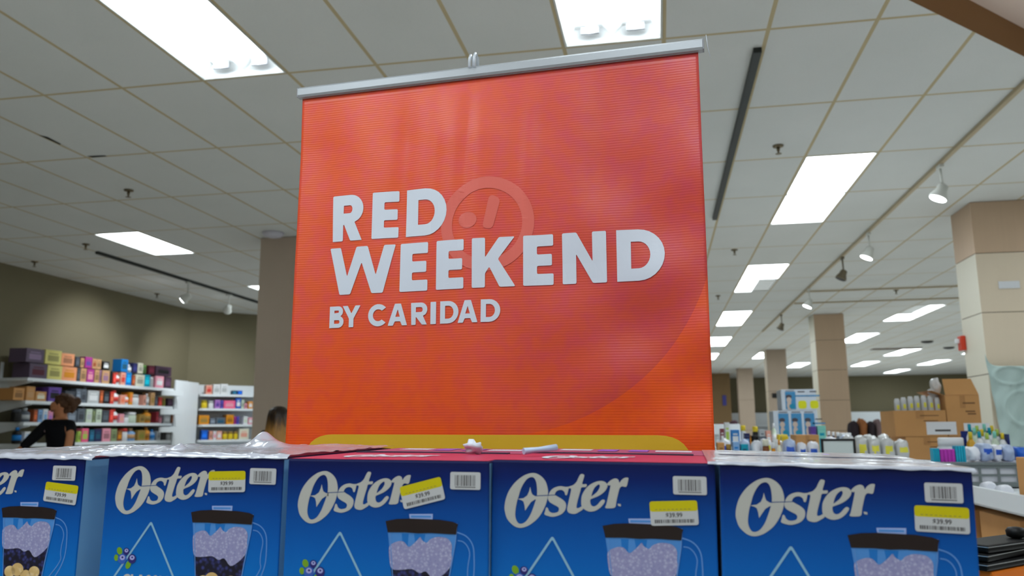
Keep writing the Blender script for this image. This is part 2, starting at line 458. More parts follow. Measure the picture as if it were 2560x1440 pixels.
dome(683,582,.13, mat('sensor_white', (205,203,214), .4), 'smoke_detector', 'round white smoke detector at the head of the left column', 'smoke detector')
dome(2318,853,.16, black, 'dome_camera', 'black dome camera on the ceiling left of the right column', 'camera')
dome(2372,868,.16, black, 'dome_camera', 'black dome camera partly behind the edge of the right column', 'camera')
p = onz(2240,871,CEIL); b = MB(); b.box((-.7,-.2,-.02),(.7,.2,0)); [b.box((-.66,-.17+k*.07,-.024),(.66,-.14+k*.07,-.018)) for k in range(5)]
o = b.build('air_vent', mat('vent_brown', (120,104,92), .6)); o.location = p; tag(o, 'brownish air vent in the far ceiling', 'vent')
# gap where a ceiling tile has slipped
pts = [onz(216,390,CEIL-.002), onz(232,394,CEIL-.002), onz(268,391,CEIL-.002), onz(262,388.5,CEIL-.002)]
b = MB(); b.poly([tuple(q) for q in pts]); struct(b.build('trim_3', mat('gap_dark', (16,18,18), .9)), 'dark gap beside a slipped ceiling tile')
pts = [onz(95,337,CEIL-.002), onz(150,362,CEIL-.002), onz(152,359.5,CEIL-.002), onz(118,342,CEIL-.002)]
b = MB(); b.poly([tuple(q) for q in pts]); struct(b.build('trim_4', MATS['gap_dark']), 'thin dark gap along a ceiling grid bar')

# ------------------------------------------------------------------ columns
def woodmat(name, c, stretch=26, dark=.88):
    M = mat(name, c, .45, .35); t = NT(M); vec, X, Y, Z = t.sep()
    mp = t.node('ShaderNodeMapping'); mp.inputs['Scale'].default_value = (stretch, stretch, 1.1); t.n.links.new(vec, mp.inputs['Vector'])
    f_ = t.noise(mp.outputs[0], 1.0, 5)
    t.n.links.new(t.mix(f_, tuple(v*dark for v in lin(c)[:3])+(1,), lin(c)), t.b.inputs['Base Color']); return M
wood = woodmat('laminate_tan', (206,178,150)); cream = woodmat('laminate_lit_side', (222,216,198), 26, .97); woodg = woodmat('laminate_greybrown', (178,160,142))  # cream: light falling on the column sides, put into the colour
pale = woodmat('laminate_lit_pale', (222,206,182), 26, .95)  # pale: spotlight on lower panels and a far side, painted in
groove = mat('joint_dark', (92,78,64), .8)  # darker brown core showing in the panel joints
def column(x0, y0, x1, y1, zs, fm, sm, label, rows_m=None):
    root = empty('column', label, 'column', (x0, y0, 0))
    W_, D_ = x1-x0, y1-y0
    b = MB(); b.box((.008,.008,0),(W_-.008,D_-.008,CEIL-.002)); b.build('core', groove, root)
    zz = [0] + zs + [CEIL-.002]
    for i in range(len(zz)-1):
        z0, z1 = zz[i]+(.004 if i else 0), zz[i+1]-.004
        if rows_m: fm_, sm_ = rows_m[i]
        else: fm_, sm_ = fm, sm
        b = MB()
        for fc in b.box((0,0,z0),(W_,D_,z1)):
            n = fc.normal if fc.normal.length else fc.calc_center_median()
            fc.normal_update()
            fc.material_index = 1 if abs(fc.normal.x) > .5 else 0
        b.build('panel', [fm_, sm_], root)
    return root
zR = [onx(px, py, 3.289).z for px, py in ((2446,939),(2439,787),(2427,640))]
zC = [ony(2080, py, 17.6).z for py in (1077,1000,924,849)]
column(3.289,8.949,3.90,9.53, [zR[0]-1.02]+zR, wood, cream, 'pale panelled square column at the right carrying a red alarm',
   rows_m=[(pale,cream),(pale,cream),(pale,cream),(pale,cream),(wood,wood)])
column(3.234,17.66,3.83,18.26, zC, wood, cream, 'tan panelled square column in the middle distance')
column(3.226,25.6,3.81,26.2, [1.2,2.4], woodg, pale, 'brown square column behind the middle distance one')
column(3.10,33.7,3.69,34.3, [1.2,2.4], woodg, woodg, 'farthest brown square column beside the partition')
woodl = woodmat('laminate_grey', (206,188,170), 20, .95)
column(-4.744,8.89,-4.14,9.49, [], woodl, woodl, 'grey-brown square column left of the banner')

# ------------------------------------------------------------------ the red banner
BO = Vector((-.7504,1.5618,2.0671)); BR = Vector((.9964,-.0850,-.0072)).normalized(); BU = Vector((.0075,.0027,1.)).normalized()
BN = BU.cross(BR).normalized()          # local y, away from the viewer
BM = Matrix.Identity(4)
for i in range(3): BM[i][0]=BR[i]; BM[i][1]=BN[i]; BM[i][2]=BU[i]; BM[i][3]=BO[i]
BW, BH = .85, 1.94
ban = empty('roll_up_banner', 'tall orange-red roll-up banner reading RED WEEKEND behind the blender boxes', 'banner', M=BM)
def wav(x, z):
    k = min(1, max(0, -z/.12)); u = x/BW
    d = .0045*math.sin(u*9.5+.6+.9*z)*k + .0026*math.sin(u*23+2*z+1)*k
    rr = max(0, (u-.55)/.45)
    d += .0045*rr*math.sin((x*.75+z*.9)*26)*k*math.exp(-((z+.42)/.38)**2)
    ll = math.exp(-((x-.43)/.05)**2)
    d += .002*ll*math.sin(z*11)*k
    for u0, wd_, am in ((.30,.022,.0032),(.46,.018,.0036),(.615,.02,-.003),(.38,.014,.0018),(.78,.03,.0026)):
        uu = u0+.04*(z/.6); d += am*math.exp(-((u-uu)/wd_)**2)*k*math.exp(-((z+.14)/.30)**2)
    d += .0035*rr*math.sin((x*.5-z*1.1)*34+1)*k*math.exp(-((z+.55)/.25)**2)
    d += .0012*noise.noise(Vector((x*9, z*9, 3)))*k
    return d
sm_ = mat('banner_print', (222,76,36), .36, .5)
t = NT(sm_); vec, X, Y, Z = t.sep()
ddx = t.math('SUBTRACT', X, .447); ddz = t.math('MINIMUM', t.math('SUBTRACT', Z, -.304), 0.0)
rad = t.math('SQRT', t.math('ADD', t.math('MULTIPLY', ddx, ddx), t.math('MULTIPLY', ddz, ddz)))
inside = t.ss(rad, .4255, .4235)
fade = t.ss(X, .18, .78)
ang = t.ss(Z, -.80, -.45, .0, 1.)
fl = t.math('MULTIPLY', inside, t.math('MULTIPLY', fade, t.math('ADD', t.math('MULTIPLY', ang, .5), .5)))
nn = t.noise(vec, 30, 4)
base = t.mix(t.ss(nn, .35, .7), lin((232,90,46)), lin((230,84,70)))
base = t.mix(t.ss(Z, -.42, -.78), base, t.mix(t.ss(nn, .35, .7), lin((250,90,20)), lin((244,82,34))))  # print more orange downward, also brightened to offset weaker light there
inc = t.mix(t.ss(nn, .35, .7), lin((212,78,62)), lin((206,72,80)))
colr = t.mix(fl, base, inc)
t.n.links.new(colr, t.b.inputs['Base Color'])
wv = t.math('SINE', t.math('MULTIPLY', Z, 1250.0))
t.bump(wv, .12, .0006)
nx, nz_ = 136, 150
b = MB(); gridv = []
for j in range(nz_+1):
    z = -BH*j/nz_; gridv.append([b.b.verts.new((BW*i/nx, wav(BW*i/nx, z), z)) for i in range(nx+1)])
for j in range(nz_):
    for i in range(nx):
        fc = b.b.faces.new((gridv[j][i], gridv[j+1][i], gridv[j+1][i+1], gridv[j][i+1])); fc.smooth = True
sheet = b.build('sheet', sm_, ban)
md = sheet.modifiers.new('thickness', 'SOLIDIFY'); md.thickness = .0006; md.offset = -1
def conform(mb, lift):
    """bisect a flat print finely and lay it on the waving sheet"""
    for k in range(1, 58):
        x = BW*k/58
        bmesh.ops.bisect_plane(mb.b, geom=mb.b.verts[:]+mb.b.edges[:]+mb.b.faces[:], plane_co=(x,0,0), plane_no=(1,0,0))
    zs = [v.co.z for v in mb.b.verts]; z = max(zs)
    while z > min(zs):
        z -= .03
        bmesh.ops.bisect_plane(mb.b, geom=mb.b.verts[:]+mb.b.edges[:]+mb.b.faces[:], plane_co=(0,0,z), plane_no=(0,0,1))
    for v in mb.b.verts: v.co.y = wav(v.co.x, v.co.z) - lift
def glyph(ch, w_, h):
    """list of (outer, [holes]) in a w x h box, origin bottom left"""
    s_ = .27*h if h > .08 else .24*h
    def arcp(cx, cy, rx, ry, a0, a1, n=14): return [(cx+rx*math.cos(math.radians(a0+(a1-a0)*k/n)), cy+ry*math.sin(math.radians(a0+(a1-a0)*k/n))) for k in range(n+1)]
    R_ = lambda p: roundcorners(p, h*.03)
    if ch == 'E':
        v = s_*.84
        return [(R_([(0,0),(w_,0),(w_,v),(s_,v),(s_,h/2-v/2),(w_*.95,h/2-v/2),(w_*.95,h/2+v/2),(s_,h/2+v/2),(s_,h-v),(w_,h-v),(w_,h),(0,h)]), [])]
    if ch == 'I': return [(R_([(0,0),(w_,0),(w_,h),(0,h)]), [])]
    if ch == 'D':
        k = h/2; o_ = [(0,0)] + arcp(w_-min(k*.98,w_*.6), k, min(k*.98,w_*.6), k, -90, 90) + [(0,h)]
        kk = min(k*.98,w_*.6)-s_; q = h/2-s_*.88
        return [(o_, [[(s_,s_*.88)] + arcp(w_-s_-kk, k, kk, q, -90, 90) + [(s_,h-s_*.88)]])]
    if ch == 'B':
        k = h*.275; k2 = h*.245; v = s_*.8
        o_ = [(0,0)] + arcp(w_-k, k, k, k, -90, 78) + arcp(w_*.94-k2, h-k2, k2, k2, -70, 90) + [(0,h)]
        h1 = [(s_,v)] + arcp(w_-k-.0, k, k-s_*.9, max(k-v,.002), -90, 90, 8) + [(s_,2*k-v)]
        h2 = [(s_,h-2*k2+v*.9)] + arcp(w_*.94-k2, h-k2, k2-s_*.9, max(k2-v,.002), -90, 90, 8) + [(s_,h-v)]
        return [(o_, [h1, h2])]
    if ch == 'R':
        k = h*.315; v = s_*.85
        o_ = R_([(0,0),(s_,0),(s_,h*.35),(s_*1.08,h*.35),(w_-s_*1.12,0),(w_,0)]) + [(w_*.72,h*.40)] + arcp(w_*.985-k, h-k, k, k, -48, 90) + [(h*.02,h),(0,h-h*.02)]
        return [(o_, [[(s_,h-2*k+v)] + arcp(w_*.985-k, h-k, k-s_*.95, max(k-v,.002), -90, 90, 8) + [(s_,h-v)]])]
    if ch == 'N': return [(R_([(0,0),(s_,0),(s_,h*.58),(w_-s_*1.0,0),(w_,0),(w_,h),(w_-s_,h),(w_-s_,h*.42),(s_*1.05,h),(0,h)]), [])]
    if ch == 'K': return [(R_([(0,0),(s_,0),(s_,h*.28),(s_*1.32,h*.41),(w_-s_*1.18,0),(w_,0),(w_*.60,h*.56),(w_*.98,h),(w_-s_*1.25,h),(s_,h*.60),(s_,h),(0,h)]), [])]
    if ch == 'W':
        c_ = w_/2; a = s_*.92
        return [(R_([(w_*.17,0),(w_*.17+a*1.0,0),(c_,h*.66),(w_*.83-a,0),(w_*.83,0),(w_,h),(w_-a,h),(w_*.72,h*.38),(c_+a*.52,h),(c_-a*.52,h),(w_*.28,h*.38),(a,h),(0,h)]), [])]
    if ch == 'Y': return [(R_([(w_/2-s_/2,0),(w_/2+s_/2,0),(w_/2+s_/2,h*.40),(w_,h),(w_-s_*1.12,h),(w_/2,h*.64),(s_*1.12,h),(0,h),(w_/2-s_/2,h*.40)]), [])]
    if ch == 'A': return [(R_([(0,0),(s_*1.05,0),(w_*.5-w_*.14,h*.19+0),(w_*.5+w_*.14,h*.19),(w_-s_*1.05,0),(w_,0),(w_/2+s_*.62,h),(w_/2-s_*.62,h)]), [[(w_/2-w_*.115,h*.40),(w_/2,h*.74),(w_/2+w_*.115,h*.40)]])]
    if ch == 'C':
        k = h/2
        return [(arcp(k*1.0, k, k, k*1.02, 42, 318, 26) + arcp(k*1.0, k, k-s_, k-s_*.95, 312, 48, 22), [])]
    if ch == 'L': return [(R_([(0,0),(w_,0),(w_,s_*.8),(s_,s_*.8),(s_,h),(0,h)]), [])]
    if ch == 'S':
        P = [(w_*.93,h*.78),(w_*.72,h*.9),(w_*.5,h*.93),(w_*.2,h*.82),(w_*.2,h*.64),(w_*.5,h*.52),(w_*.82,h*.40),(w_*.82,h*.17),(w_*.5,h*.06),(w_*.25,h*.09),(w_*.06,h*.21)]
        return [(ribbon(smoothline(P, 4), s_*.8), [])]
ROWS = [[('R',82.5,156.6,-327.5,-228),('E',175.9,234.7,-327.5,-228),('D',251.8,342.5,-327.5,-228)],
 [('W',80.5,230,-441.5,-341.5),('E',240.8,302,-441.5,-341.5),('E',321.2,380,-441.5,-341.5),('K',397.6,486,-441.5,-341.5),('E',501.4,561,-441.5,-341.5),('N',578.8,664.5,-441.5,-341.5),('D',683.9,774,-441.5,-341.5)],
 [('B',84.8,117.5,-510,-465.3),('Y',114.5,156.1,-510,-465.3),('C',174,213.7,-510,-465.3),('A',217.5,259.5,-510,-465.3),('R',267.3,303.5,-510,-465.3),('I',310,322.3,-510,-465.3),('D',331.2,370.5,-510,-465.3),('A',369,410.5,-510,-465.3),('D',416.6,456,-510,-465.3)]]
whiteprint = mat('white_print', (216,222,232), .45, .4)
emb = mat('emblem_print', (226,106,92), .42, .5)
gold = mat('yellow_print', (228,176,44), .45, .45)
names = ['headline_word','headline_word','byline']
for row, nm in zip(ROWS, names):
    b = MB()
    for ch, x0, x1, y0, y1 in row:
        for o_, hs in glyph(ch, (x1-x0)/1000, (y1-y0)/1000):
            sh = lambda L: [(p[0]+x0/1000, p[1]+y0/1000) for p in L]
            b.flat(sh(o_), [sh(h) for h in hs])
    conform(b, .0012); b.build(nm, whiteprint, sheet)
b = MB(); EC = (.427, -.312)
b.flat(ell(EC[0], EC[1], .0965, .0965, 60), [ell(EC[0], EC[1], .0725, .0725, 60)]); conform(b, .0008)
e1 = b.build('emblem', emb, sheet)
b = MB(); b.flat(ell(.3875,-.3025,.0195,.0165,24)); conform(b, .0008); b.build('emblem_dot', emb, sheet)
b = MB(); b.flat(roundcorners([(.4180,-.321),(.4390,-.324),(.4560,-.262),(.4330,-.252)], .012, 5)); conform(b, .0008); b.build('emblem_bar', emb, sheet)
b = MB(); b.flat(roundcorners([(.040,-1.25),(.812,-1.25),(.812,-.7262),(.040,-.7262)], .062, 8)); conform(b, .0012); b.build('yellow_panel', gold, sheet)
alum = mat('aluminium', (166,170,174), .38, .5, metal=.35)
b = MB(); sec = [(-.007,.001),(-.009,.006),(-.009,.020),(-.005,.0247),(.007,.0247),(.010,.020),(.010,.003),(.006,.0005)]
for A, B in zip(sec, sec[1:]+sec[:1]): b.poly([(-.0075,A[0],A[1]),(.8585,A[0],A[1]),(.8585,B[0],B[1]),(-.0075,B[0],B[1])])
b.poly([(-.0075,p[0],p[1]) for p in sec]); b.poly([(.8585,p[0],p[1]) for p in sec][::-1])
b.build('top_rail', alum, ban, recalc=True)
for xx in (-.0105, .8585):
    b = MB(); b.box((xx,-.008,.002),(xx+.003,.009,.024), bev=.001); b.build('rail_cap', grey, ban)
clear = mat('clear_plastic', (225,232,240), .08, .6, alpha=.55)
b = MB(); b.tube([(.390,.012,.012),(.390,.012,.047),(.390,-.004,.050),(.390,-.011,.040),(.390,-.0115,.022)], .0035, 8); b.tube([(.400,.012,.012),(.400,.012,.050),(.400,-.004,.053),(.400,-.011,.043),(.400,-.0115,.022)], .0035, 8)
b.build('hook', clear, ban)
b = MB(); b.tube([(.395,.028,-2.0),(.395,.028,.018)], .011, 12); b.build('pole', alum, ban)
b = MB(); b.tube([(.862,0,.026),(.866,0,.034),(.868,0,.010),(.872,0,-.012)], .0006, 5); b.build('thread', whiteprint, ban)
b = MB(); b.box((-.02,-.07,-2.03),(.87,.10,-1.93), bev=.012); b.build('cassette', alum, ban)
for xx in (.12, .70):
    b = MB(); b.box((xx,-.2,-2.055),(xx+.05,.2,-2.03), bev=.005); b.build('foot', alum, ban)

# ------------------------------------------------------------------ blender boxes
LOGO = dict(
O=[(46.0,-12.9),(51.4,-14.2),(56.2,-17.5),(59.8,-22.3),(61.7,-28.6),(62.1,-33.1),(61.4,-39.4),(59.5,-45.7),(56.2,-52.6),(51.4,-59.6),(45.5,-64.9),(39.6,-68.5),(33.0,-70.5),(27.0,-69.7),(21.6,-66.2),(17.3,-61.2),(15.2,-55.0),(14.5,-49.9),(15.4,-43.0),(17.8,-35.4),(21.4,-29.0),(26.8,-22.5),(33.4,-17.2),(39.4,-14.2)],
Oi=[(44.8,-17.2),(47.8,-19.2),(49.5,-23.7),(50.2,-30.6),(50.0,-36.3),(48.5,-42.1),(46.1,-49.0),(43.1,-56.4),(38.9,-62.8),(34.8,-65.8),(30.9,-66.2),(28.2,-63.7),(26.5,-58.7),(26.6,-52.4),(28.1,-43.8),(29.9,-38.0),(32.2,-30.5),(35.8,-23.5),(40.0,-18.8)],
star=[(28.8,-40.6),(35.3,-39.6),(39.5,-36.6),(41.6,-31.9),(42.6,-27.5),(43.7,-32.5),(44.9,-35.3),(47.9,-37.0),(51.4,-37.4),(51.4,-40.3),(47.9,-40.6),(43.7,-43.3),(40.7,-47.4),(37.2,-52.6),(36.5,-47.0),(35.3,-43.0),(32.9,-41.6)],
s=[(84.3,-26.6),(84.0,-29.8),(82.5,-34.9),(80.7,-34.9),(79.9,-32.1),(77.5,-30.2),(74.6,-30.0),(71.6,-31.2),(69.8,-33.5),(69.8,-35.2),(72.8,-37.1),(76.9,-39.3),(80.4,-42.3),(81.6,-45.7),(80.7,-50.2),(77.4,-54.3),(72.7,-56.7),(67.4,-58.0),(62.1,-57.3),(58.3,-55.7),(58.9,-52.6),(60.0,-48.8),(61.8,-49.1),(63.0,-51.9),(65.7,-53.8),(69.2,-53.9),(72.7,-52.7),(73.9,-49.9),(72.7,-47.6),(68.0,-45.2),(63.9,-42.8),(62.1,-40.0),(62.1,-37.1),(63.6,-33.1),(66.3,-29.6),(70.4,-27.2),(75.8,-26.0),(81.1,-26.7)],
t=[(97.6,-13.0),(101.1,-13.7),(100.5,-17.4),(99.0,-23.2),(103.4,-23.3),(103.0,-26.2),(98.1,-26.9),(96.9,-30.6),(94.5,-38.5),(92.7,-45.9),(93.2,-48.2),(95.6,-47.8),(98.5,-46.3),(99.6,-49.1),(95.6,-52.0),(91.5,-54.1),(87.4,-54.2),(83.9,-52.9),(82.7,-49.6),(83.6,-44.5),(86.3,-33.1),(86.9,-28.3),(83.7,-28.1),(84.6,-26.3),(89.3,-24.5),(92.9,-21.0),(95.2,-16.4)],
e=[(118.5,-19.6),(123.1,-20.6),(125.7,-23.7),(124.7,-27.6),(121.2,-31.7),(116.0,-35.2),(109.0,-38.2),(107.6,-39.0),(107.3,-41.6),(108.4,-44.9),(111.3,-46.0),(114.7,-44.2),(118.3,-40.2),(120.6,-38.7),(122.6,-39.5),(122.3,-41.7),(119.3,-45.7),(115.9,-48.6),(111.8,-50.7),(106.6,-51.4),(102.0,-49.9),(98.5,-46.9),(97.7,-41.8),(98.6,-35.0),(102.1,-28.7),(106.8,-24.1),(112.7,-20.9)],
ei=[(116.1,-23.3),(117.6,-24.4),(117.0,-27.3),(114.3,-31.3),(110.2,-34.7),(108.6,-35.6),(109.7,-31.4),(112.0,-26.8)],
r=[(125.4,-22.5),(129.5,-18.5),(134.1,-16.7),(137.2,-18.1),(138.3,-21.1),(140.4,-18.3),(143.9,-15.9),(147.6,-15.9),(147.2,-19.2),(145.4,-24.9),(140.9,-24.7),(138.5,-26.7),(137.0,-31.3),(134.9,-39.7),(133.4,-46.2),(127.4,-47.5),(123.1,-47.0),(124.3,-43.3),(127.0,-32.6),(128.8,-24.2),(127.1,-24.2)],
tm=[(136.0,-42.5),(139.4,-42.9),(139.4,-45.2),(136.6,-44.7)], line=[(48.5,-36.4),(71.6,-34.9),(71.6,-35.6),(48.5,-37.2)])
def logo(b, y, mi_w=0, mi_l=1, sx=1., sy=1., ox=0, oy=0):
    tr = lambda L: [((p[0]*sx+ox)*.001, (p[1]*sy+oy)*.001) for p in L]
    S = lambda k: tr(smoothloop(LOGO[k], 4))
    b.flat(S('O'), [S('Oi')], y=y, mi=mi_w); b.flat(tr(LOGO['star']), y=y, mi=mi_w)
    for k in 's', 't', 'r': b.flat(S(k), y=y-.00002, mi=mi_w)
    b.flat(S('e'), [S('ei')], y=y-.00004, mi=mi_w)
    b.flat(tr(LOGO['tm']), y=y, mi=mi_w)
    if mi_l is not None: b.flat(tr(LOGO['line']), y=y-.0001, mi=mi_l)
BXW, BXD = .2365, .36
front = mat('carton_front_print', (0,80,150), .42, .28)
t = NT(front); vec, X, Y, Z = t.sep()
rp = t.node('ShaderNodeValToRGB'); cr_ = rp.color_ramp
fz = t.math('DIVIDE', t.math('MULTIPLY', Z, -1.0), .30); t.n.links.new(fz, rp.inputs[0])
cr_.elements[0].position = 0; cr_.elements[0].color = lin((12,20,72)); cr_.elements[1].position = 1; cr_.elements[1].color = lin((0,118,184))
for pos, c_ in ((.06,(3,30,98)),(.18,(0,68,146)),(.33,(0,92,176)),(.5,(0,112,194))):
    e_ = cr_.elements.new(pos); e_.color = lin(c_)
t.n.links.new(rp.outputs[0], t.b.inputs['Base Color'])
sidem = mat('carton_side_print', (128,176,214), .4, .4)
topm = mat('carton_top_red', (186,44,84), .4, .45); topp = mat('carton_top_plum', (172,84,120), .4, .45, var=.25, vscale=14)
seam = mat('carton_seam', (40,36,60), .7); lil = mat('carton_top_lilac', (150,92,196), .4)
logow = mat('logo_white', (182,180,174), .45, .4); linem = mat('logo_line', (10,62,126), .45)
lidm = mat('lid_brown', (30,16,14), .45); glassm = mat('print_glass', (74,136,206), .4)
handm = mat('print_handle', (92,140,206), .4); trim_ = mat('print_triangle', (136,178,204), .4)
def cellprint(name, cols, scale):
    M = mat(name, cols[0], .4); t = NT(M); vec, X, Y, Z = t.sep()
    v = t.node('ShaderNodeTexVoronoi'); v.inputs['Scale'].default_value = scale; t.n.links.new(vec, v.inputs['Vector'])
    n_ = t.noise(vec, scale*1.5, 3)
    a = t.mix(t.ss(v.outputs['Distance'], .0, .65), lin(cols[0]), lin(cols[1]))
    t.n.links.new(t.mix(t.math('MULTIPLY', t.ss(n_, .5, .7), .6), a, lin(cols[2])), t.b.inputs['Base Color']); return M
icem = cellprint('print_ice', ((178,176,204),(146,144,184),(120,124,174)), 300)
berm = cellprint('print_berries', ((58,62,126),(18,14,34),(12,10,24)), 190)
nutm = cellprint('print_banana', ((232,204,150),(206,170,110),(240,220,180)), 60)
leafm = mat('print_leaf', (116,160,30), .4); blu = mat('print_blueberry', (52,92,180), .4); blud = mat('print_blueberry_dark', (40,34,110), .4); bluh = mat('print_blueberry_bloom', (168,168,220), .4)
PIC = dict(lid=[(120.0,-65.5),(132.3,-63.0),(148.2,-62.0),(162.1,-62.1),(181.7,-62.4),(196.5,-64.1),(202.9,-66.4),(201.7,-69.5),(200.7,-77.2),(187.6,-76.9),(172.9,-76.4),(158.2,-77.3),(143.3,-76.7),(122.9,-77.2),(121.3,-70.2)],
 glass=[(122.8,-76.7),(200.7,-76.8),(180.5,-200),(139.9,-200)],
 ice=[(125.0,-92.7),(128.2,-89.1),(136.0,-86.2),(142.0,-86.9),(147.3,-91.9),(153.0,-88.2),(156.7,-84.7),(160.4,-81.1),(162.6,-84.5),(167.7,-86.9),(171.4,-83.3),(179.0,-80.5),(188.8,-81.0),(193.9,-84.2),(196.1,-89.3),(195.7,-97.8),(197.0,-104.5),(193.7,-112.3),(185.5,-120.2),(176.1,-124.8),(167.7,-116.7),(160.0,-118.7),(151.9,-114.8),(138.2,-116.2),(128.2,-114.9),(125.2,-102.1)],
 berry=[(127.1,-112.1),(138.1,-114.4),(151.8,-112.9),(160.0,-117.9),(165.4,-110.8),(169.5,-114.1),(175.9,-123.3),(183.3,-117.1),(187.7,-110.0),(195.4,-108.7),(189.3,-150),(132.4,-150)],
 cap=[(146.9,-57.3),(174.0,-56.5),(173.8,-62.6),(147.7,-62.6)],
 ho=[(201.5,-75.0),(209.9,-77.7),(216.0,-82.6),(219.8,-90.1),(220.9,-101.9),(220.8,-116.2),(218.6,-127.2),(213,-140),(200,-158),(186,-165)],
 hi=[(202.5,-83.5),(208.4,-84.6),(213.5,-89.5),(215.9,-97.0),(214.2,-108.9),(213.8,-119.0),(214.7,-125.7),(209,-136),(197,-150),(187,-154)])
mm = .001
def make_box(h):
    """one carton, origin at its upper front left corner; returns the parts' builders through the root"""
    root = empty('blender_carton', '', 'carton')
    b = MB()
    fs = b.box((0,0,-h),(BXW,BXD,0))
    for fc in fs:
        fc.normal_update(); n = fc.normal
        fc.material_index = 0 if abs(n.y) > .5 else (1 if abs(n.x) > .5 else 2)
    es = list({e for fc in fs for e in fc.edges}); bmesh.ops.bevel(b.b, geom=es, offset=.0022, segments=2, affect='EDGES', profile=.6)
    body = b.build('carton_body', [front, sidem, seam], root)
    # folded top flaps
    b = MB()
    def sheetq(x0, x1, y0, y1, z0, z1, mi): b.poly([(x0,y0,z0),(x1,y0,z0),(x1,y1,z1),(x0,y1,z1)], mi)
    n_ = 12
    for i in range(n_):
        for j in range(6):
            x0, x1 = .002+(BXW-.004)*i/n_, .002+(BXW-.004)*(i+1)/n_; y0, y1 = .002+.186*j/6, .002+.186*(j+1)/6
            zf = lambda x, y: .0005+.0006*math.sin(math.pi*x/BXW)*(y/.188)
            b.poly([(x0,y0,zf(x0,y0)),(x1,y0,zf(x1,y0)),(x1,y1,zf(x1,y1)),(x0,y1,zf(x0,y1))], 0)
    # logo on the front flap, laid flat
    lb = MB(); logo(lb, 0, 0, None, sx=.78, sy=1.35, ox=34, oy=128)
    for v in lb.b.verts: v.co = Vector((v.co.x, v.co.z, .0016))
    for fc in lb.b.faces: fc.normal_flip()
    b.build('front_flap', topm, root)
    lb.build('flap_logo', whiteprint, root)
    b = MB()
    b.poly([(.004,.194,.0008),(BXW-.004,.194,.0008),(BXW-.004,BXD-.002,.0012),(.004,BXD-.002,.0012)], 0)
    for x0, x1 in ((.085,.112),(.128,.155)): b.poly([(x0,.27,.0016),(x1,.27,.0016),(x1,.34,.0018),(x0,.34,.0018)], 1)
    for k in range(4): b.poly([(.03,.285+k*.012,.0016),(.075,.285+k*.012,.0016),(.075,.290+k*.012,.0018),(.03,.290+k*.012,.0018)], 2)
    for k in range(4): b.poly([(.165,.275+k*.012,.0016),(.215,.275+k*.012,.0016),(.215,.280+k*.012,.0018),(.165,.280+k*.012,.0018)], 2)
    b.box((.006,.181,.0006),(BXW-.02,.200,.0022), 3)
    b.build('rear_flap', [topp, lil, whiteprint, seam], root)
    # printed front
    b = MB(); logo(b, -.0004); b.build('logo_print', [logow, linem], root)
    b = MB(); S = lambda k: [(p[0]*mm, p[1]*mm) for p in PIC[k]]
    hb = lambda k: [(p[0]*mm, p[1]*mm) for p in smoothline(PIC[k], 5)]
    b.flat(ribbon(hb('ho'), .0013), y=-.0003, mi=4); b.flat(ribbon(hb('hi'), .0011), y=-.0003, mi=4)
    b.flat(S('glass'), y=-.0003, mi=1)
    b.flat([(.139,-.078),(.147,-.078),(.146,-.092),(.140,-.090)], y=-.00035, mi=7); b.flat([(.153,-.078),(.166,-.078),(.164,-.09),(.155,-.09)], y=-.00035, mi=7)
    b.flat(S('berry'), y=-.0005, mi=3); b.flat([(p[0]*mm, p[1]*mm) for p in smoothloop(PIC['ice'], 3)], y=-.0006, mi=2)
    for cx, cy, r_ in ((.142,-.144,.008),(.153,-.141,.009),(.166,-.148,.008),(.178,-.143,.008)): b.flat(ell(cx, cy, r_, r_*.9, 18), y=-.0007, mi=5)
    b.flat(ribbon([(.1255,-.0775),(.1275,-.10),(.1325,-.15)], .0009), y=-.0007, mi=4); b.flat(ribbon([(.2015,-.0655),(.2,-.085),(.193,-.125),(.1895,-.15)], .0012), y=-.0007, mi=4)
    b.flat(S('cap'), y=-.0003, mi=6); b.flat([(.149,-.0588),(.172,-.0585),(.172,-.0605),(.149,-.061)], y=-.00035, mi=1)
    b.flat(S('lid'), y=-.0009, mi=0)
    b.build('jar_picture', [lidm, glassm, icem, berm, handm, nutm, mat('print_cap', (150,170,222), .4), mat('print_glass_deep', (20,110,190), .4)], root)
    b = MB()
    b.flat(ribbon([(.0,-.176),(.0658,-.0805)], .0024) , y=-.00035); b.flat(ribbon([(.0676,-.0805),(.1225,-.176)], .0024), y=-.00035); b.flat(ell(.0667,-.0805,.0019,.0019,14), y=-.0004)
    b.flat([(.0,-.176),(.1225,-.176),(.1225,-.1785),(.0,-.1785)], y=-.00035)
    b.build('triangle_print', trim_, root)
    b = MB()
    x = .034
    for ch, wd in (('C',.0095),('L',.0065),('A',.0105),('S',.0075),('S',.0075),('I',.003),('C',.0095)):
        for o_, hs in glyph(ch, wd, .0125):
            sh = lambda L: [(p[0]+x, p[1]-.1525) for p in L]
            b.flat(sh(o_), [sh(q) for q in hs], y=-.0004)
        x += wd + .0016
    b.build('classic_wording', logow, root)
    b = MB()
    for cx, cy, rx, ry, a_ in ((26.9,-113.7,3.6,4.6,.5),(23.0,-121.8,3.0,3.8,.2),(40.3,-129.3,3.4,5.0,-.4)): b.flat(ell(cx*mm, cy*mm, rx*mm, ry*mm, 18, a_), y=-.0005, mi=0)
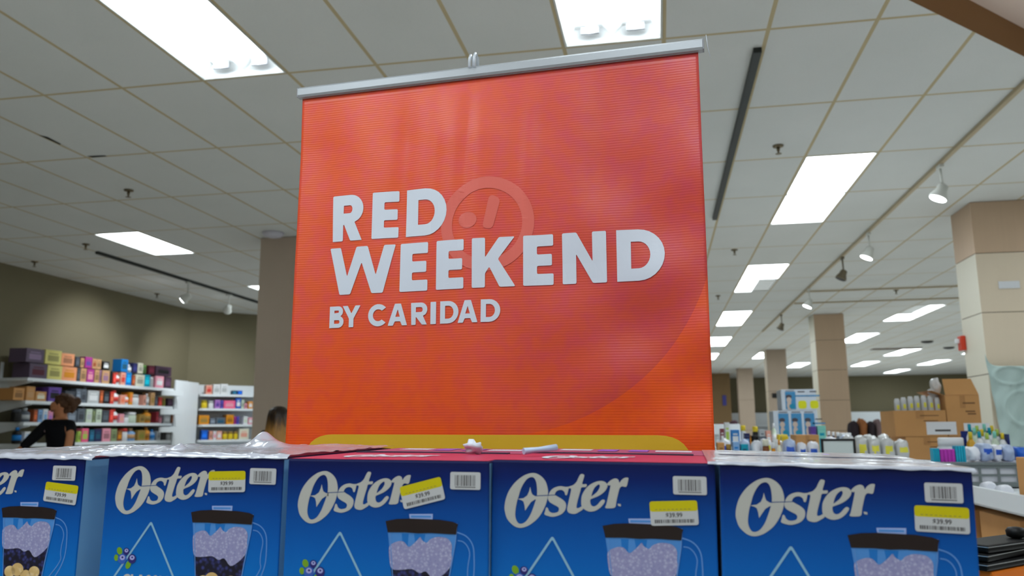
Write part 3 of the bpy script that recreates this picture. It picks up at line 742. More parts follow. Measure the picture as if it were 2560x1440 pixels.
    for cx, cy, r_, mi in ((36.3,-114.0,4.3,2),(44.8,-122.2,5.6,2),(31.4,-122.7,6.0,1)):
        b.flat(ell(cx*mm, cy*mm, r_*mm, r_*mm*.98, 22), y=-.0006, mi=mi); b.flat(ell((cx+.2)*mm, (cy+r_*.25)*mm, r_*.6*mm, r_*.5*mm, 14), y=-.0007, mi=3); b.flat(ell((cx+.3)*mm, (cy+r_*.3)*mm, r_*.25*mm, r_*.2*mm, 10), y=-.0008, mi=2)
    b.build('blueberry_print', [leafm, blu, blud, bluh], root)
    return root
labw = mat('label_white', (190,190,192), .5, .35); laby = mat('label_yellow', (200,186,4), .45, .4); ink = mat('label_ink', (70,66,66), .6); inkl = mat('label_ink_soft', (150,140,60), .6)
def barcode(root, cx, cy):
    b = MB(); b.flat([(p[0]+cx, p[1]+cy) for p in rrect(.034,.0185,.0022)], y=-.0011, mi=0)
    x = -.0118; rnd = random.Random(3)
    while x < .0115:
        wd = rnd.choice((.0004,.0005,.0009,.0012)); b.flat([(cx+x,cy-.0055),(cx+x+wd,cy-.0055),(cx+x+wd,cy+.006),(cx+x,cy+.006)], y=-.0012, mi=1); x += wd + rnd.choice((.0005,.0007,.001))
    b.flat([(cx-.0115,cy-.0072),(cx+.0115,cy-.0072),(cx+.0115,cy-.0064),(cx-.0115,cy-.0064)], y=-.0012, mi=1)
    o = b.build('barcode_label', [labw, ink], root); o['label'] = 'white label with a barcode'
PRICE = None
def sticker(root, cx, cy, ang):
    global PRICE
    if PRICE is None: PRICE = textmesh('$39.99', .0062, .00012)
    b = MB(); w2, h2 = .0485, .0245
    full = rrect(w2, h2, .003)
    b.flat(full, y=-.0013, mi=0)
    b.flat([p for p in full if p[1] > .0036] and roundcorners([(-w2/2,.0018),(w2/2,.0018),(w2/2,h2/2),(-w2/2,h2/2)], .0028, 4), y=-.00135, mi=1)
    for k in range(9): b.flat([(-.019+k*.0042,.0034),(-.0165+k*.0042,.0034),(-.0165+k*.0042,.0042),(-.019+k*.0042,.0042)], y=-.0014, mi=3)
    for tr_ in PRICE:
        b.flat(tr_ and [(p[0], p[1]-.0022) for p in tr_], y=-.0014, mi=2)
    rnd = random.Random(5); x = -.020
    while x < .0195:
        wd = rnd.choice((.0005,.0009,.0013)); b.flat([(x,-.0098),(x+wd,-.0098),(x+wd,-.0062),(x,-.0062)], y=-.0014, mi=2); x += wd+rnd.choice((.0004,.0006,.0009))
    M = Matrix.Translation((cx,0,cy)) @ Matrix.Rotation(-ang, 4, 'Y'); b.b.transform(M)
    o = b.build('price_sticker', [labw, laby, ink, inkl], root); o['label'] = 'yellow and white price sticker'
film = mat('plastic_film', (196,200,212), .2, .8, alpha=.84, coat=.5)
def filmsheet(root, x0, x1, y0, y1, amp, sd, drop, bumps=()):
    """crinkled wrap lying over the carton top and a little over its front edge"""
    b = MB(); nx_, ny_ = 90, 46; V = []
    for j in range(ny_+1):
        row = []
        for i in range(nx_+1):
            x = x0+(x1-x0)*i/nx_; v = j/ny_; y = y0+(y1-y0)*v
            q = Vector((x*26, y*14, sd))
            rid = (1-abs(noise.noise(q)))**2*.6 + (1-abs(noise.noise(q*2.3+Vector((4,1,2)))))**2*.35
            z = .0014 + amp*rid
            for bx, by, br, bh in bumps: z += bh*math.exp(-((x-bx)/br)**2-((y-by)/(br*1.3))**2)*(1+.5*noise.noise(q*1.5))
            dz = drop*(1+.7*noise.noise(Vector((x*60, sd, 0))))
            if y < 0: z = -dz*min(1, -y/.01)+.001; y = -.0022-.0012*abs(noise.noise(Vector((x*80,sd,1))))
            row.append(b.b.verts.new((x, y, z)))
        V.append(row)
    for j in range(ny_):
        for i in range(nx_):
            fc = b.b.faces.new((V[j][i],V[j][i+1],V[j+1][i+1],V[j+1][i])); fc.smooth = True
    o = b.build('plastic_wrap', film, root); o['label'] = 'crinkled clear plastic wrap'; return o
def bframe(p, a, b_, g):
    R = Vector((math.cos(a)*math.cos(b_), -math.sin(a)*math.cos(b_), math.sin(b_)))
    N0 = Vector((math.sin(a), math.cos(a), 0)); U = R.cross(N0).normalized()
    N = N0*math.cos(g)+U*math.sin(g); U2 = R.cross(N)
    M = Matrix.Identity(4)
    for i in range(3): M[i][0]=R[i]; M[i][1]=N[i]; M[i][2]=U2[i]; M[i][3]=p[i]
    return M
G_, A_ = .006, .030
R1 = Vector((math.cos(A_), -math.sin(A_), 0))
BOX = [((-.7236,.93,1.3158), -.016, 'blue carton cut off at the left picture edge, film over its top', (.2085,-.0190), (.2065,-.0445,-.09), 1),
 ((-.6771,.9122,1.3209), -.0159, 'blue carton at left with crumpled film on top, level price sticker', (.2116,-.0216), (.1651,-.0288,.035), 2),
 ((-.4217,.8781,1.3172), -.0118, 'blue carton with the price sticker stuck on at a steep tilt', (.2103,-.0207), (.1617,-.0346,.254), 0),
 ((-.1839,.8794,1.3158), -.0160, 'blue carton right of centre, price sticker overlapping the pictured lid', (.2106,-.0222), (.1938,-.0503,.05), 0),
 ((.0570,.8687,1.3126), -.0252, 'blue carton at the right end with smooth film on top', (.2094,-.0220), (.2062,-.0471,-.016), 3)]
HB = .30
first = None
for i, (p, ro, lab, bc, st, fm_) in enumerate(BOX):
    if i == 0:      # given by its right front edge
        Mx = bframe(Vector(p), A_, ro, G_); p = tuple(Vector(p) - Vector((Mx[0][0],Mx[1][0],Mx[2][0]))*BXW)
    Mx = bframe(Vector(p), A_, ro, G_)
    if first is None: o = first = make_box(HB)
    else:
        o = clone(first, (0,0,0))
    o.matrix_world = Mx @ Matrix.Diagonal((1,1,.986 if i == 0 else 1,1))
    BOX[i] = (o, lab, bc, st, fm_)
for o, lab, bc, st, fm_ in BOX:
    tag(o, lab, 'carton', 'blender cartons in a row'); barcode(o, *bc); sticker(o, *st)
    if fm_ == 1: filmsheet(o, -.002, BXW+.012, -.012, BXD, .0045, 1.3, .003, ((.12,.25,.06,.005),(.2,.3,.04,.004)))
    if fm_ == 2: filmsheet(o, -.012, BXW+.006, -.012, BXD, .0042, 5.2, .0022, ((.07,.25,.022,.020),(.10,.22,.02,.012),(.03,.10,.007,.010),(.15,.3,.04,.003)))
    if fm_ == 3: filmsheet(o, -.012, BXW+.003, -.012, BXD, .0010, 9.4, .002)
# scraps on top of the cartons
pos = BOX[2][0].matrix_world @ Vector((.177,.16,.004))
b = MB(); cloud_sphere(b, (0,0,.006), .012, (1,.7,.6), amp=.8, sd=2); o = b.build('paper_scrap', whiteprint); o.location = pos; tag(o, 'small crumpled white paper scrap on the tilted-sticker carton', 'scrap')
pos = BOX[3][0].matrix_world @ Vector((.035,.09,.003))
b = MB(); b.tube([(-.016,-.01,.004),(0,.002,.0055),(.02,.016,.008)], [.004,.0032,.004], 8); o = b.build('tape_twist', mat('pale_tape', (186,206,232), .3)); o.location = pos; tag(o, 'twisted pale blue tape piece between the two bare carton tops', 'scrap')
# the table that carries them (below the picture)
tt = empty('display_table', 'low white display table under the row of blue cartons', 'table', M=bframe(Vector((-.42,.86,1.0155)), A_, -.0113, G_))
b = MB(); b.box((-.60,.0,-.035),(.715,.50,-.001), bev=.003); b.build('table_top', white_metal, tt)
for x_ in (-.57, .66):
    for y_ in (.03, .44): b = MB(); b.box((x_,y_,-.985),(x_+.04,y_+.04,-.035)); b.build('leg', grey, tt)

# ------------------------------------------------------------------ goods
def shade(c, k): return tuple(max(0, min(255, v*k)) for v in c)
def cmat(c, rough=.45): return mat('pack_%d_%d_%d' % tuple(int(v) for v in c), c, rough, .4)
def carton(name, M, w_, d_, h, c, c2, label, cat, group=None):
    """small box with lid line and a printed panel; local origin at its front lower left, y away"""
    b = MB(); e = min(.003, w_*.05, h*.05)
    b.box((0,0,0),(w_,d_,h), 0, bev=e)
    b.box((w_*.16,-.0008,h*.22),(w_*.84,.001,h*.62), 1); b.box((w_*.22,-.0008,h*.70),(w_*.78,.001,h*.78), 1)
    b.box((-.0006,-.0006,h*.88),(w_+.0006,d_+.0006,h*.885), 1)
    o = b.build(name, [cmat(c), cmat(c2)]); o.matrix_world = M; return tag(o, label, cat, group)
def bottle(name, M, w_, h, c, c2, label, cat, group=None):
    b = MB(); r_ = w_/2
    b.lathe([(r_*.92,0,0),(r_,h*.04,0),(r_,h*.2,0),(r_*1.01,h*.2,1),(r_*1.01,h*.52,1),(r_,h*.52,0),(r_,h*.66,0),(r_*.55,h*.77,0),(r_*.4,h*.8,0),(r_*.45,h*.8,1),(r_*.45,h*.99,1),(r_*.35,h,1)], (r_,r_,0), 18)
    o = b.build(name, [cmat(c, .3), cmat(c2, .4)]); o.matrix_world = M; return tag(o, label, cat, group)
def jar(name, M, w_, h, c, c2, label, cat, group=None):
    b = MB(); r_ = w_/2
    b.lathe([(r_*.9,0,0),(r_,h*.06,0),(r_,h*.66,0),(r_*.88,h*.74,0),(r_*.93,h*.74,1),(r_*.93,h*.97,1),(r_*.85,h,1)], (r_,r_,0), 18)
    o = b.build(name, [cmat(c, .35), cmat(c2, .4)]); o.matrix_world = M; return tag(o, label, cat, group)
def bag(name, M, w_, d_, h, Mt, label, cat, group=None, sd=0, Mt2=None):
    b = MB(); cloud_sphere(b, (0,0,0), 1, amp=0, u=22, v=16)
    for v in b.b.verts:
        q = v.co.copy(); m_ = max(abs(q.x),abs(q.y),abs(q.z)); q = q.lerp(q/m_, .45)
        k = 1+.16*noise.noise(q*1.6+Vector((sd*3.3,sd,0)))+.06*noise.noise(q*6+Vector((sd,0,0)))
        v.co = Vector((w_/2*(1+q.x*k), d_/2*(1+q.y*k), max(0.0005, h/2*(1+q.z*k))))
    if Mt2 is not None:
        for fc in b.b.faces:
            cc = fc.calc_center_median()
            if cc.y < d_*.4 and abs(cc.x-w_*.5) < w_*.28 and h*.45 < cc.z < h*.72: fc.material_index = 1
    o = b.build(name, [Mt] + ([Mt2] if Mt2 else [])); o.matrix_world = M; return tag(o, label, cat, group)
def planeM(p, ang):
    """matrix whose x runs along angle ang, y points away from the shopper side, z up"""
    return Matrix.Translation(p) @ Matrix.Rotation(ang, 4, 'Z')
#@@GOODS@@
ORDS = ORD + ['%dth' % k for k in range(26, 60)]
PAL = {'maroon':(84,26,44),'plum floral':(92,78,98),'pale yellow':(214,206,120),'peach':(236,158,112),'charcoal':(62,66,74),'tan':(196,152,108),'magenta':(168,50,136),
 'mauve':(150,112,140),'black':(18,18,20),'white':(222,224,226),'red':(206,60,52),'bright blue':(14,120,196),'rust':(150,76,44),'cream':(222,220,200),'teal':(0,150,176),'light grey':(178,182,184),
 'pink':(226,150,168),'dark plum':(64,44,62),'navy':(36,38,84),'green':(70,104,52),'kraft brown':(196,142,84),'purple':(96,66,150),'slate grey':(92,100,110),'coral':(236,124,92),'gold':(160,128,62),
 'orange':(216,140,24),'olive':(130,128,50),'dark red':(130,40,52),'sky blue':(130,170,214),'lime':(176,204,92),'dark teal':(30,84,110),'sage green':(140,156,112),'brown':(126,76,44),'yellow':(222,194,40),
 'lilac':(176,120,196),'indigo':(92,80,180),'hot pink':(236,96,140),'royal blue':(20,84,180),'pale green':(196,210,190),'salmon':(226,160,140),'mint':(130,206,190),'dark brown':(70,48,38)}
WORD = {'c':('perfume carton','carton'),'b':('slim bottle','bottle'),'j':('lidded jar','jar'),'k':('storage box','box')}
NM = {'c':'perfume_carton','b':'slim_bottle','j':'lidded_jar','k':'storage_box'}
def row(items, M0, face, zb, phrase, group, depth=.16):
    """items: (px left, px right, height or (py top), kind, colour, second colour); M0: matrix of the shelf front line, face(px,py)->distance along it"""
    items = sorted(items, key=lambda q: q[0])
    for i, it in enumerate(items):
        x0, x1, h, k, c = it[:5]; c2 = it[5] if len(it) > 5 else None
        a, b_ = face(x0), face(x1)
        w_ = max(.02, (b_-a)-.004)
        col = PAL[c]; col2 = PAL[c2] if c2 else shade(col, .72 if sum(col) > 330 else 1.5)
        M = M0 @ Matrix.Translation((a+.002, .015+.01*random.random(), zb+.001))
        wd = c if not c2 else '%s and %s' % (c, c2)
        lab = '%s %s, %s from left, %s' % (wd, WORD[k][0], ORDS[i], phrase)
        if k == 'c': carton(NM[k], M, w_, depth, h, col, col2, lab, WORD[k][1], group)
        elif k == 'k': carton(NM[k], M, w_, depth*1.7, h, col, col2, lab, WORD[k][1], group)
        elif k == 'b': bottle(NM[k], M, min(w_, .16), h, col, col2, lab, WORD[k][1], group)
        else: jar(NM[k], M, min(w_, .2), h, col, col2, lab, WORD[k][1], group)
shelfm = mat('shelf_white', (226,232,236), .35, .5)
XS = -8.48
SZ = [2.078, 1.768, 1.478, 1.189]
su = empty('wall_shelving', 'white four-board shelving along the left wall holding perfume boxes', 'shelf', (0,0,0))
Y0_, Y1_ = 9.64, 13.03
for z in SZ + [.86, .5]:
    b = MB(); b.box((XL+.012,Y0_,z-.045),(XS,Y1_,z), bev=.004); b.build('shelf_board', shelfm, su)
for y in (Y0_+.02, (Y0_+Y1_)/2, Y1_-.05):
    b = MB(); b.box((XL+.002,y,.0),(XL+.012,y+.05,2.3)); b.build('upright', shelfm, su)
for z in SZ:
    for y in (Y0_+.03, Y1_-.04):
        b = MB(); vs_ = [(XL+.012,z-.045),(XS+.06,z-.045),(XS+.06,z-.06),(XL+.012,z-.16)]
        b.poly([(p[0],y,p[1]) for p in vs_]); b.poly([(p[0],y+.012,p[1]) for p in vs_][::-1])
        for k in range(4):
            p, q = vs_[k], vs_[(k+1)%4]; b.poly([(p[0],y,p[1]),(p[0],y+.012,p[1]),(q[0],y+.012,q[1]),(q[0],y,q[1])])
        b.build('bracket', shelfm, su, recalc=True)
ML = planeM((XS,0,0), math.pi/2)
def fl(py): return lambda px: onx(px, py, XS-.03).y
TOP = .20
# lower tier of the top board, then the tier on it, then the boards below
row([(70,115,TOP,'k','plum floral','maroon'),(115,152,TOP,'k','pale yellow'),(152,190,TOP,'k','peach','orange'),(190,198,TOP,'c','charcoal'),(199,214,TOP,'c','tan'),(215,233,TOP,'c','magenta','pink'),(234,246,TOP,'c','tan'),(247,252,TOP,'c','mauve'),(253,272,TOP,'c','tan','mauve'),
 (273,280,TOP,'c','black'),(281,289,.17,'c','red'),(289,300,.19,'b','white','red'),(301,313,.2,'c','salmon','red'),(314,328,.21,'c','bright blue'),(329,337,.17,'c','rust'),(338,360,.19,'c','cream'),(360,375,.2,'c','teal'),(376,387,.17,'j','light grey','white'),(388,409,.2,'c','pink','white'),(411,428,.2,'c','dark plum')],
 ML, fl(945), SZ[0], 'lower tier of top left board', 'goods on the top left board')
row([(62,108,.19,'k','plum floral'),(109,150,.2,'k','pale yellow'),(151,184,.18,'k','peach'),(186,197,.15,'c','charcoal'),(199,208,.14,'c','tan'),(210,228,.165,'c','magenta','purple'),(229,240,.15,'c','tan','rust'),(241,252,.15,'c','tan'),(255,272,.13,'c','black','white'),(302,319,.2,'c','bright blue','dark teal'),(321,331,.13,'b','light grey','white'),(331,343,.16,'c','navy'),(344,357,.17,'c','cream'),(358,368,.14,'j','green'),(370,386,.15,'c','maroon'),(388,428,.16,'k','dark plum','black')],
 ML, fl(915), SZ[0]+TOP+.012, 'upper tier of top left board', 'goods on the top left board')
row([(30,58,.16,'k','kraft brown'),(62,84,.19,'k','kraft brown','tan'),(86,113,.13,'k','kraft brown','cream'),(118,150,.2,'k','purple','black'),(160,185,.16,'k','charcoal'),(187,200,.2,'c','slate grey'),(201,214,.2,'c','slate grey','charcoal'),(217,246,.19,'c','light grey','white'),(247,256,.2,'c','rust'),(257,272,.19,'c','black','slate grey'),(274,283,.19,'c','red','coral'),(284,299,.22,'b','white','red'),(300,312,.15,'c','salmon','coral'),(313,322,.16,'b','white','coral'),(323,331,.2,'c','orange','coral'),(332,356,.17,'j','white','light grey'),(357,364,.17,'c','salmon'),(366,374,.2,'b','light grey','white'),(375,385,.22,'c','tan','gold'),(386,394,.16,'c','charcoal'),(395,404,.15,'c','red'),(405,417,.14,'j','olive','gold'),(418,432,.14,'c','dark plum')],
 ML, fl(1003), SZ[1], 'second left board', 'goods on the second left board')
row([(38,57,.17,'j','black','charcoal'),(59,79,.19,'b','slate grey','light grey'),(81,91,.17,'c','rust'),(93,104,.17,'c','sky blue'),(105,117,.18,'c','white','sky blue'),(118,130,.16,'c','pink','lilac'),(140,160,.16,'c','charcoal'),(165,190,.17,'c','slate grey'),(192,210,.2,'c','slate grey','charcoal'),(213,228,.2,'c','pale green','light grey'),(230,236,.17,'c','sage green'),(237,251,.2,'c','pale green'),(253,271,.19,'c','charcoal','slate grey'),(272,282,.2,'c','red'),(283,296,.22,'b','white','red'),(297,309,.14,'c','pink','salmon'),(310,324,.12,'j','white'),(325,345,.17,'j','pale green','white'),(347,361,.14,'c','gold'),(364,387,.22,'b','orange','gold'),(388,395,.19,'c','dark red'),(397,405,.12,'j','pink'),(407,424,.15,'c','light grey','white'),(427,433,.14,'c','brown')],
 ML, fl(1054), SZ[2], 'third left board', 'goods on the third left board')
row([(40,57,.22,'b','black','bright blue'),(58,73,.16,'c','white','sky blue'),(75,90,.15,'c','light grey'),(192,200,.16,'c','lime'),(202,219,.2,'c','hot pink','lime'),(220,233,.18,'c','dark teal'),(234,251,.19,'c','navy','dark teal'),(253,274,.2,'c','pink'),(276,290,.19,'c','sage green'),(291,304,.17,'c','brown','orange'),(305,322,.2,'j','white','red'),(324,340,.2,'b','sky blue','tan'),(342,361,.17,'c','gold','olive'),(363,376,.22,'b','orange'),(378,389,.18,'b','sky blue','bright blue'),(390,400,.15,'c','light grey'),(401,413,.14,'c','black'),(415,428,.13,'j','light grey')],
 ML, fl(1105), SZ[3], 'fourth left board', 'goods on the fourth left board')
# angled unit in the corner
nD = Vector((.70711,-.70711,0)); dD = Vector((.70711,.70711,0)); pD = Vector((XL,14.16,0)) + nD*.40
def fd(py): return lambda px: (onp(px, py, pD, nD)-pD).dot(dD)
MD = planeM(pD, math.pi/4)
cu2 = empty('corner_shelving', 'narrow white shelving beside the left column holding small toiletries', 'shelf', M=MD)
DZ = [2.026, 1.760, 1.459, 1.173]
a0, a1 = fd(986)(497), fd(986)(700)
for z in DZ + [.85]:
    b = MB(); L_ = a1-a0
    pts = [(a0+.10,0),(a1,0),(a1,.385),(a0,.385),(a0,.16),(a0+.03,.05)]
    b.poly([(p[0],p[1],z) for p in pts]); b.poly([(p[0],p[1],z-.04) for p in pts][::-1])
    for k in range(len(pts)):
        p, q = pts[k], pts[(k+1)%len(pts)]; b.poly([(p[0],p[1],z-.04),(q[0],q[1],z-.04),(q[0],q[1],z),(p[0],p[1],z)])
    b.build('shelf_board', shelfm, cu2)
b = MB(); b.box((a0-.01,.386,0),(a1,.396,2.22)); b.build('back_panel', shelfm, cu2)
row([(515,531,.17,'c','salmon','red'),(533,551,.19,'c','white','light grey'),(552,570,.2,'c','white','light grey'),(582,593,.08,'c','dark teal'),(595,607,.08,'c','royal blue')], MD, fd(984), DZ[0], 'top board beside left column', 'goods beside the left column')
row([(504,520,.15,'j','yellow'),(522,536,.14,'j','white','light grey'),(538,551,.16,'c','lilac','purple'),(552,559,.15,'c','indigo'),(560,589,.15,'k','hot pink','pink'),(590,603,.2,'c','royal blue','white'),(604,611,.17,'c','pale green'),(612,619,.1,'c','pink'),(621,633,.14,'c','orange','white')], MD, fd(1018), DZ[1], 'second board beside left column', 'goods beside the left column')
row([(497,523,.17,'k','orange','gold'),(525,540,.12,'c','slate grey'),(541,564,.13,'c','slate grey','dark teal'),(566,585,.18,'k','orange'),(586,591,.15,'c','magenta'),(592,599,.15,'c','indigo'),(609,620,.15,'c','white','pale green'),(621,633,.13,'c','pink','white')], MD, fd(1057), DZ[2], 'third board beside left column', 'goods beside the left column')
row([(503,520,.18,'c','royal blue'),(523,532,.16,'c','salmon'),(533,541,.16,'c','white','pink'),(542,555,.16,'c','salmon','white'),(557,570,.15,'j','yellow','gold'),(571,584,.15,'j','yellow','gold'),(585,596,.15,'j','yellow','gold'),(598,622,.2,'k','cream','salmon')], MD, fd(1097), DZ[3], 'fourth board beside left column', 'goods beside the left column')
# white end panel with curved shelves between the two units
A_p = onx(438, 954, XS); B_p = pD + dD*(a0-.012); B_p.z = 0
v_ = Vector((B_p.x-A_p.x, B_p.y-A_p.y, 0)); Lp = v_.length
ep = empty('end_panel', 'tall white end panel with three curved boards between the two shelving units', 'panel', M=planeM(Vector((A_p.x, A_p.y+.03, 0)), math.atan2(v_.y, v_.x)))
b = MB(); b.box((0,0,0),(Lp*.5,.03,2.24), bev=.004); b.build('panel', shelfm, ep)
b = MB(); b.box((Lp*.5+.004,0,0),(Lp-.03,.03,2.235), bev=.004); b.build('panel', shelfm, ep)
for py in (983, 1030, 1074):
    z = onx(415, py, XS).z
    b = MB(); pts = [(-.004,-.006)] + [(-.004-.50*math.sin(t), -.15*math.cos(t)-.006) for t in [math.pi/2*k/10 for k in range(11)]]
    b.poly([(p[0],p[1],z+.045) for p in pts][::-1]); b.poly([(p[0],p[1],z-.045) for p in pts])
    for k in range(len(pts)):
        p, q = pts[k], pts[(k+1)%len(pts)]; b.poly([(p[0],p[1],z-.045),(q[0],q[1],z-.045),(q[0],q[1],z+.045),(p[0],p[1],z+.045)])
    b.build('curved_board', shelfm, ep, recalc=True)

# ------------------------------------------------------------------ people
skinm = mat('skin', (196,132,92), .55, .4)
def figure(name, V, E, radii, M, parent, sub=2, root=0):
    me = bpy.data.meshes.new(name); me.from_pydata([Vector(v) for v in V], E, [])
    o = bpy.data.objects.new(name, me); COL.objects.link(o); me.materials.append(M)
    if parent is not None: o.parent = parent
    b = bmesh.new(); b.from_mesh(me); ly = b.verts.layers.skin.verify(); b.verts.ensure_lookup_table()
    for i, vv in enumerate(b.verts):
        r_ = radii[i]; vv[ly].radius = r_ if isinstance(r_, tuple) else (r_, r_); vv[ly].use_root = i == root
    b.to_mesh(me); b.free()
    sk = o.modifiers.new('skin', 'SKIN'); sk.use_smooth_shade = True
    ss_ = o.modifiers.new('smooth', 'SUBSURF'); ss_.levels = sub; ss_.render_levels = sub
    return o
class Fig:
    def __init__(s): s.V, s.E, s.R = [], [], []
    def chain(s, pts, start=None):
        p = start
        for q in pts:
            s.V.append(q[:3]); s.R.append(q[3]); i = len(s.V)-1
            if p is not None: s.E.append((p, i))
            p = i
        return p
    def hand(s, w_, d, side):
        """w_: wrist vertex index; d: direction; five short unequal fingers rooted in the palm"""
        d = Vector(d).normalized(); o_ = Vector(s.V[w_]); a = d.cross(Vector((0,1,0))).normalized()
        palm = s.chain([tuple(o_+d*.045)+(.026,), tuple(o_+d*.075)+(.026,)], w_)
        pb = palm-1; bend = Vector((0,.35*side,0))
        for k, L in ((-1.5,.062),(-.5,.075),(.5,.08),(1.5,.07)):
            q = Vector(s.V[palm])+a*k*.015
            s.chain([tuple(q+d*.02)+(.0085,), tuple(q+d*L*.6)+(.008,), tuple(q+(d+bend).normalized()*L)+(.007,)], palm)
        q = Vector(s.V[pb])+a*.03; s.chain([tuple(q+d*.015)+(.010,), tuple(q+a*.018+d*.045)+(.008,)], pb)
def face_parts(root, c, fwd, hw):
    """eyes, mouth and ears of a head centred at c, looking along fwd"""
    f_ = Vector(fwd).normalized(); sd = Vector((-f_.y, f_.x, 0)); c = Vector(c)
    eye = mat('eye_dark', (34,24,20), .2); lip = mat('lips', (150,70,66), .4)
    for s_ in (-1, 1):
        b = MB(); cloud_sphere(b, c+f_*hw*.92+sd*s_*.031+Vector((0,0,.012)), .011, amp=0); b.build('eye', eye, root)
        b = MB(); cloud_sphere(b, c+sd*s_*hw*.93-f_*.008+Vector((0,0,-.002)), .026, (.5,.6,1), amp=.1); b.build('ear', skinm, root)
    b = MB(); cloud_sphere(b, c+f_*hw*.92+Vector((0,0,-.058)), .02, (.55,1,.35), amp=0); b.build('mouth', lip, root)
def person(label, base, rz, spec):
    root = empty('person', label, 'person', base, rz)
    return root
# woman in black by the left shelves, facing left
P1 = CP + ray(152, 1040)*8.3
w1 = person('person in a black cardigan with brown hair pinned up, reaching toward shelves', (P1.x, P1.y, 0), -YAW, None)
f = Fig()
pel = f.chain([(.03,0,.92,.125)])
ch_ = f.chain([(.03,0,1.06,.11),(.025,0,1.25,.12),(.012,-.012,1.40,.098)], pel)
f.chain([(.012,0,1.485,.045),(-.004,0,1.54,.062),(-.012,0,1.615,.082),(-.004,0,1.672,.07)], ch_)
hd = len(f.V)-2
f.chain([(-.075,-.012,1.572,.03)], hd-1); f.chain([(-.098,-.02,1.602,.016)], hd)
s1 = f.chain([(-.10,-.07,1.415,.052),(-.20,-.12,1.28,.04),(-.305,-.16,1.165,.027)], ch_); f.hand(s1, (-.8,-.25,-.4), 1)
s2 = f.chain([(.112,-.03,1.42,.05),(.135,-.05,1.29,.046),(.13,-.07,1.15,.042),(.02,-.17,1.06,.028)], ch_); f.hand(s2, (-.6,-.5,-.5), 1)
for sx in (-1, 1): f.chain([(.03+sx*.08,0,.84,.085),(.03+sx*.085,-.02,.48,.058),(.03+sx*.085,.01,.10,.042),(.03+sx*.085-.04,-.10,.04,.034)], pel)
figure('body', f.V, f.E, f.R, skinm, w1)
g_ = Fig(); p_ = g_.chain([(.03,0,.80,.155)])
c_ = g_.chain([(.03,0,.95,.145),(.03,0,1.10,.135),(.025,0,1.26,.138),(.025,.01,1.372,.108)], p_)
g_.chain([(-.10,-.07,1.415,.07),(-.20,-.12,1.28,.058),(-.285,-.155,1.185,.044)], c_)
g_.chain([(.112,-.03,1.415,.066),(.135,-.048,1.31,.062)], c_)
figure('cardigan', g_.V, g_.E, g_.R, mat('black_knit', (16,16,20), .85, .2), w1)
g_ = Fig(); p_ = g_.chain([(.03,0,.88,.14)])
for sx in (-1, 1): g_.chain([(.03+sx*.08,0,.80,.10),(.03+sx*.085,-.02,.48,.08),(.03+sx*.085,.01,.12,.065)], p_)
figure('trousers', g_.V, g_.E, g_.R, mat('dark_trousers', (28,28,36), .8, .2), w1)
hairb = mat('hair_brown', (84,54,32), .55, .4, var=.45, vscale=30)
b = MB()
cloud_sphere(b, (.026,.008,1.655), .096, (1,.97,.82), amp=.25, sd=3, u=20, v=14); cloud_sphere(b, (.10,.0,1.645), .070, (1,1,1), amp=.7, sd=5, u=20, v=14); cloud_sphere(b, (.085,0,1.585), .050, (.9,.9,1.1), amp=.7, sd=8, u=20, v=14); cloud_sphere(b, (.02,-.02,1.70), .045, (1.5,1,.7), amp=.7, sd=9, u=16, v=12)
b.build('hair', hairb, w1)
face_parts(w1, (-.012,0,1.612), (-.97,-.22,0), .082)
b = MB(); cloud_sphere(b, (-.075,-.115,1.36), .022, (1,.4,1), amp=.5, sd=4); b.build('brooch', mat('brooch', (176,150,150), .4), w1)
# woman with long hair seen from behind at the banner edge
P2 = CP + ray(697, 1040)*7.8
w2 = person('person seen from behind with long ombre hair, partly behind the banner', (P2.x, P2.y, 0), -YAW, None)
f = Fig(); pel = f.chain([(0,0,.84,.12)])
ch_ = f.chain([(0,0,.97,.105),(0,0,1.15,.115),(0,0,1.285,.095)], pel)
f.chain([(0,0,1.365,.043),(.004,.012,1.415,.058),(.008,.018,1.485,.078),(.006,.01,1.53,.066)], ch_)
hd = len(f.V)-2
f.chain([(.045,.075,1.44,.028)], hd-1); f.chain([(.05,.10,1.475,.014)], hd)
for sx in (-1, 1):
    s1 = f.chain([(sx*.12,0,1.30,.05),(sx*.165,.03,1.06,.04),(sx*.15,.12,.86,.027)], ch_); f.hand(s1, (0,.6,-.7), -1)
    f.chain([(sx*.08,0,.77,.085),(sx*.085,.02,.44,.056),(sx*.085,0,.09,.04),(sx*.085,.10,.04,.032)], pel)
figure('body', f.V, f.E, f.R, skinm, w2)
g_ = Fig(); p_ = g_.chain([(0,0,.74,.15)])
c_ = g_.chain([(0,0,.9,.138),(0,0,1.05,.13),(0,0,1.18,.14),(0,0,1.28,.112)], p_)
for sx in (-1, 1): g_.chain([(sx*.12,0,1.30,.068),(sx*.165,.03,1.07,.058),(sx*.152,.11,.90,.045)], c_)
figure('jacket', g_.V, g_.E, g_.R, mat('dark_brown_jacket', (40,32,30), .8, .25), w2)
g_ = Fig(); p_ = g_.chain([(0,0,.82,.13)])
for sx in (-1, 1): g_.chain([(sx*.08,0,.74,.098),(sx*.085,.02,.44,.075),(sx*.085,0,.10,.06)], p_)
figure('trousers', g_.V, g_.E, g_.R, MATS['dark_trousers'], w2)
face_parts(w2, (.008,.018,1.482), (.45,.89,0), .078)
hm = mat('hair_ombre', (60,42,28), .42, .5); t = NT(hm); vec, X, Y, Z = t.sep()
mp = t.node('ShaderNodeMapping'); mp.inputs['Scale'].default_value = (60,60,3); t.n.links.new(vec, mp.inputs['Vector'])
st_ = t.noise(mp.outputs[0], 1.0, 3)
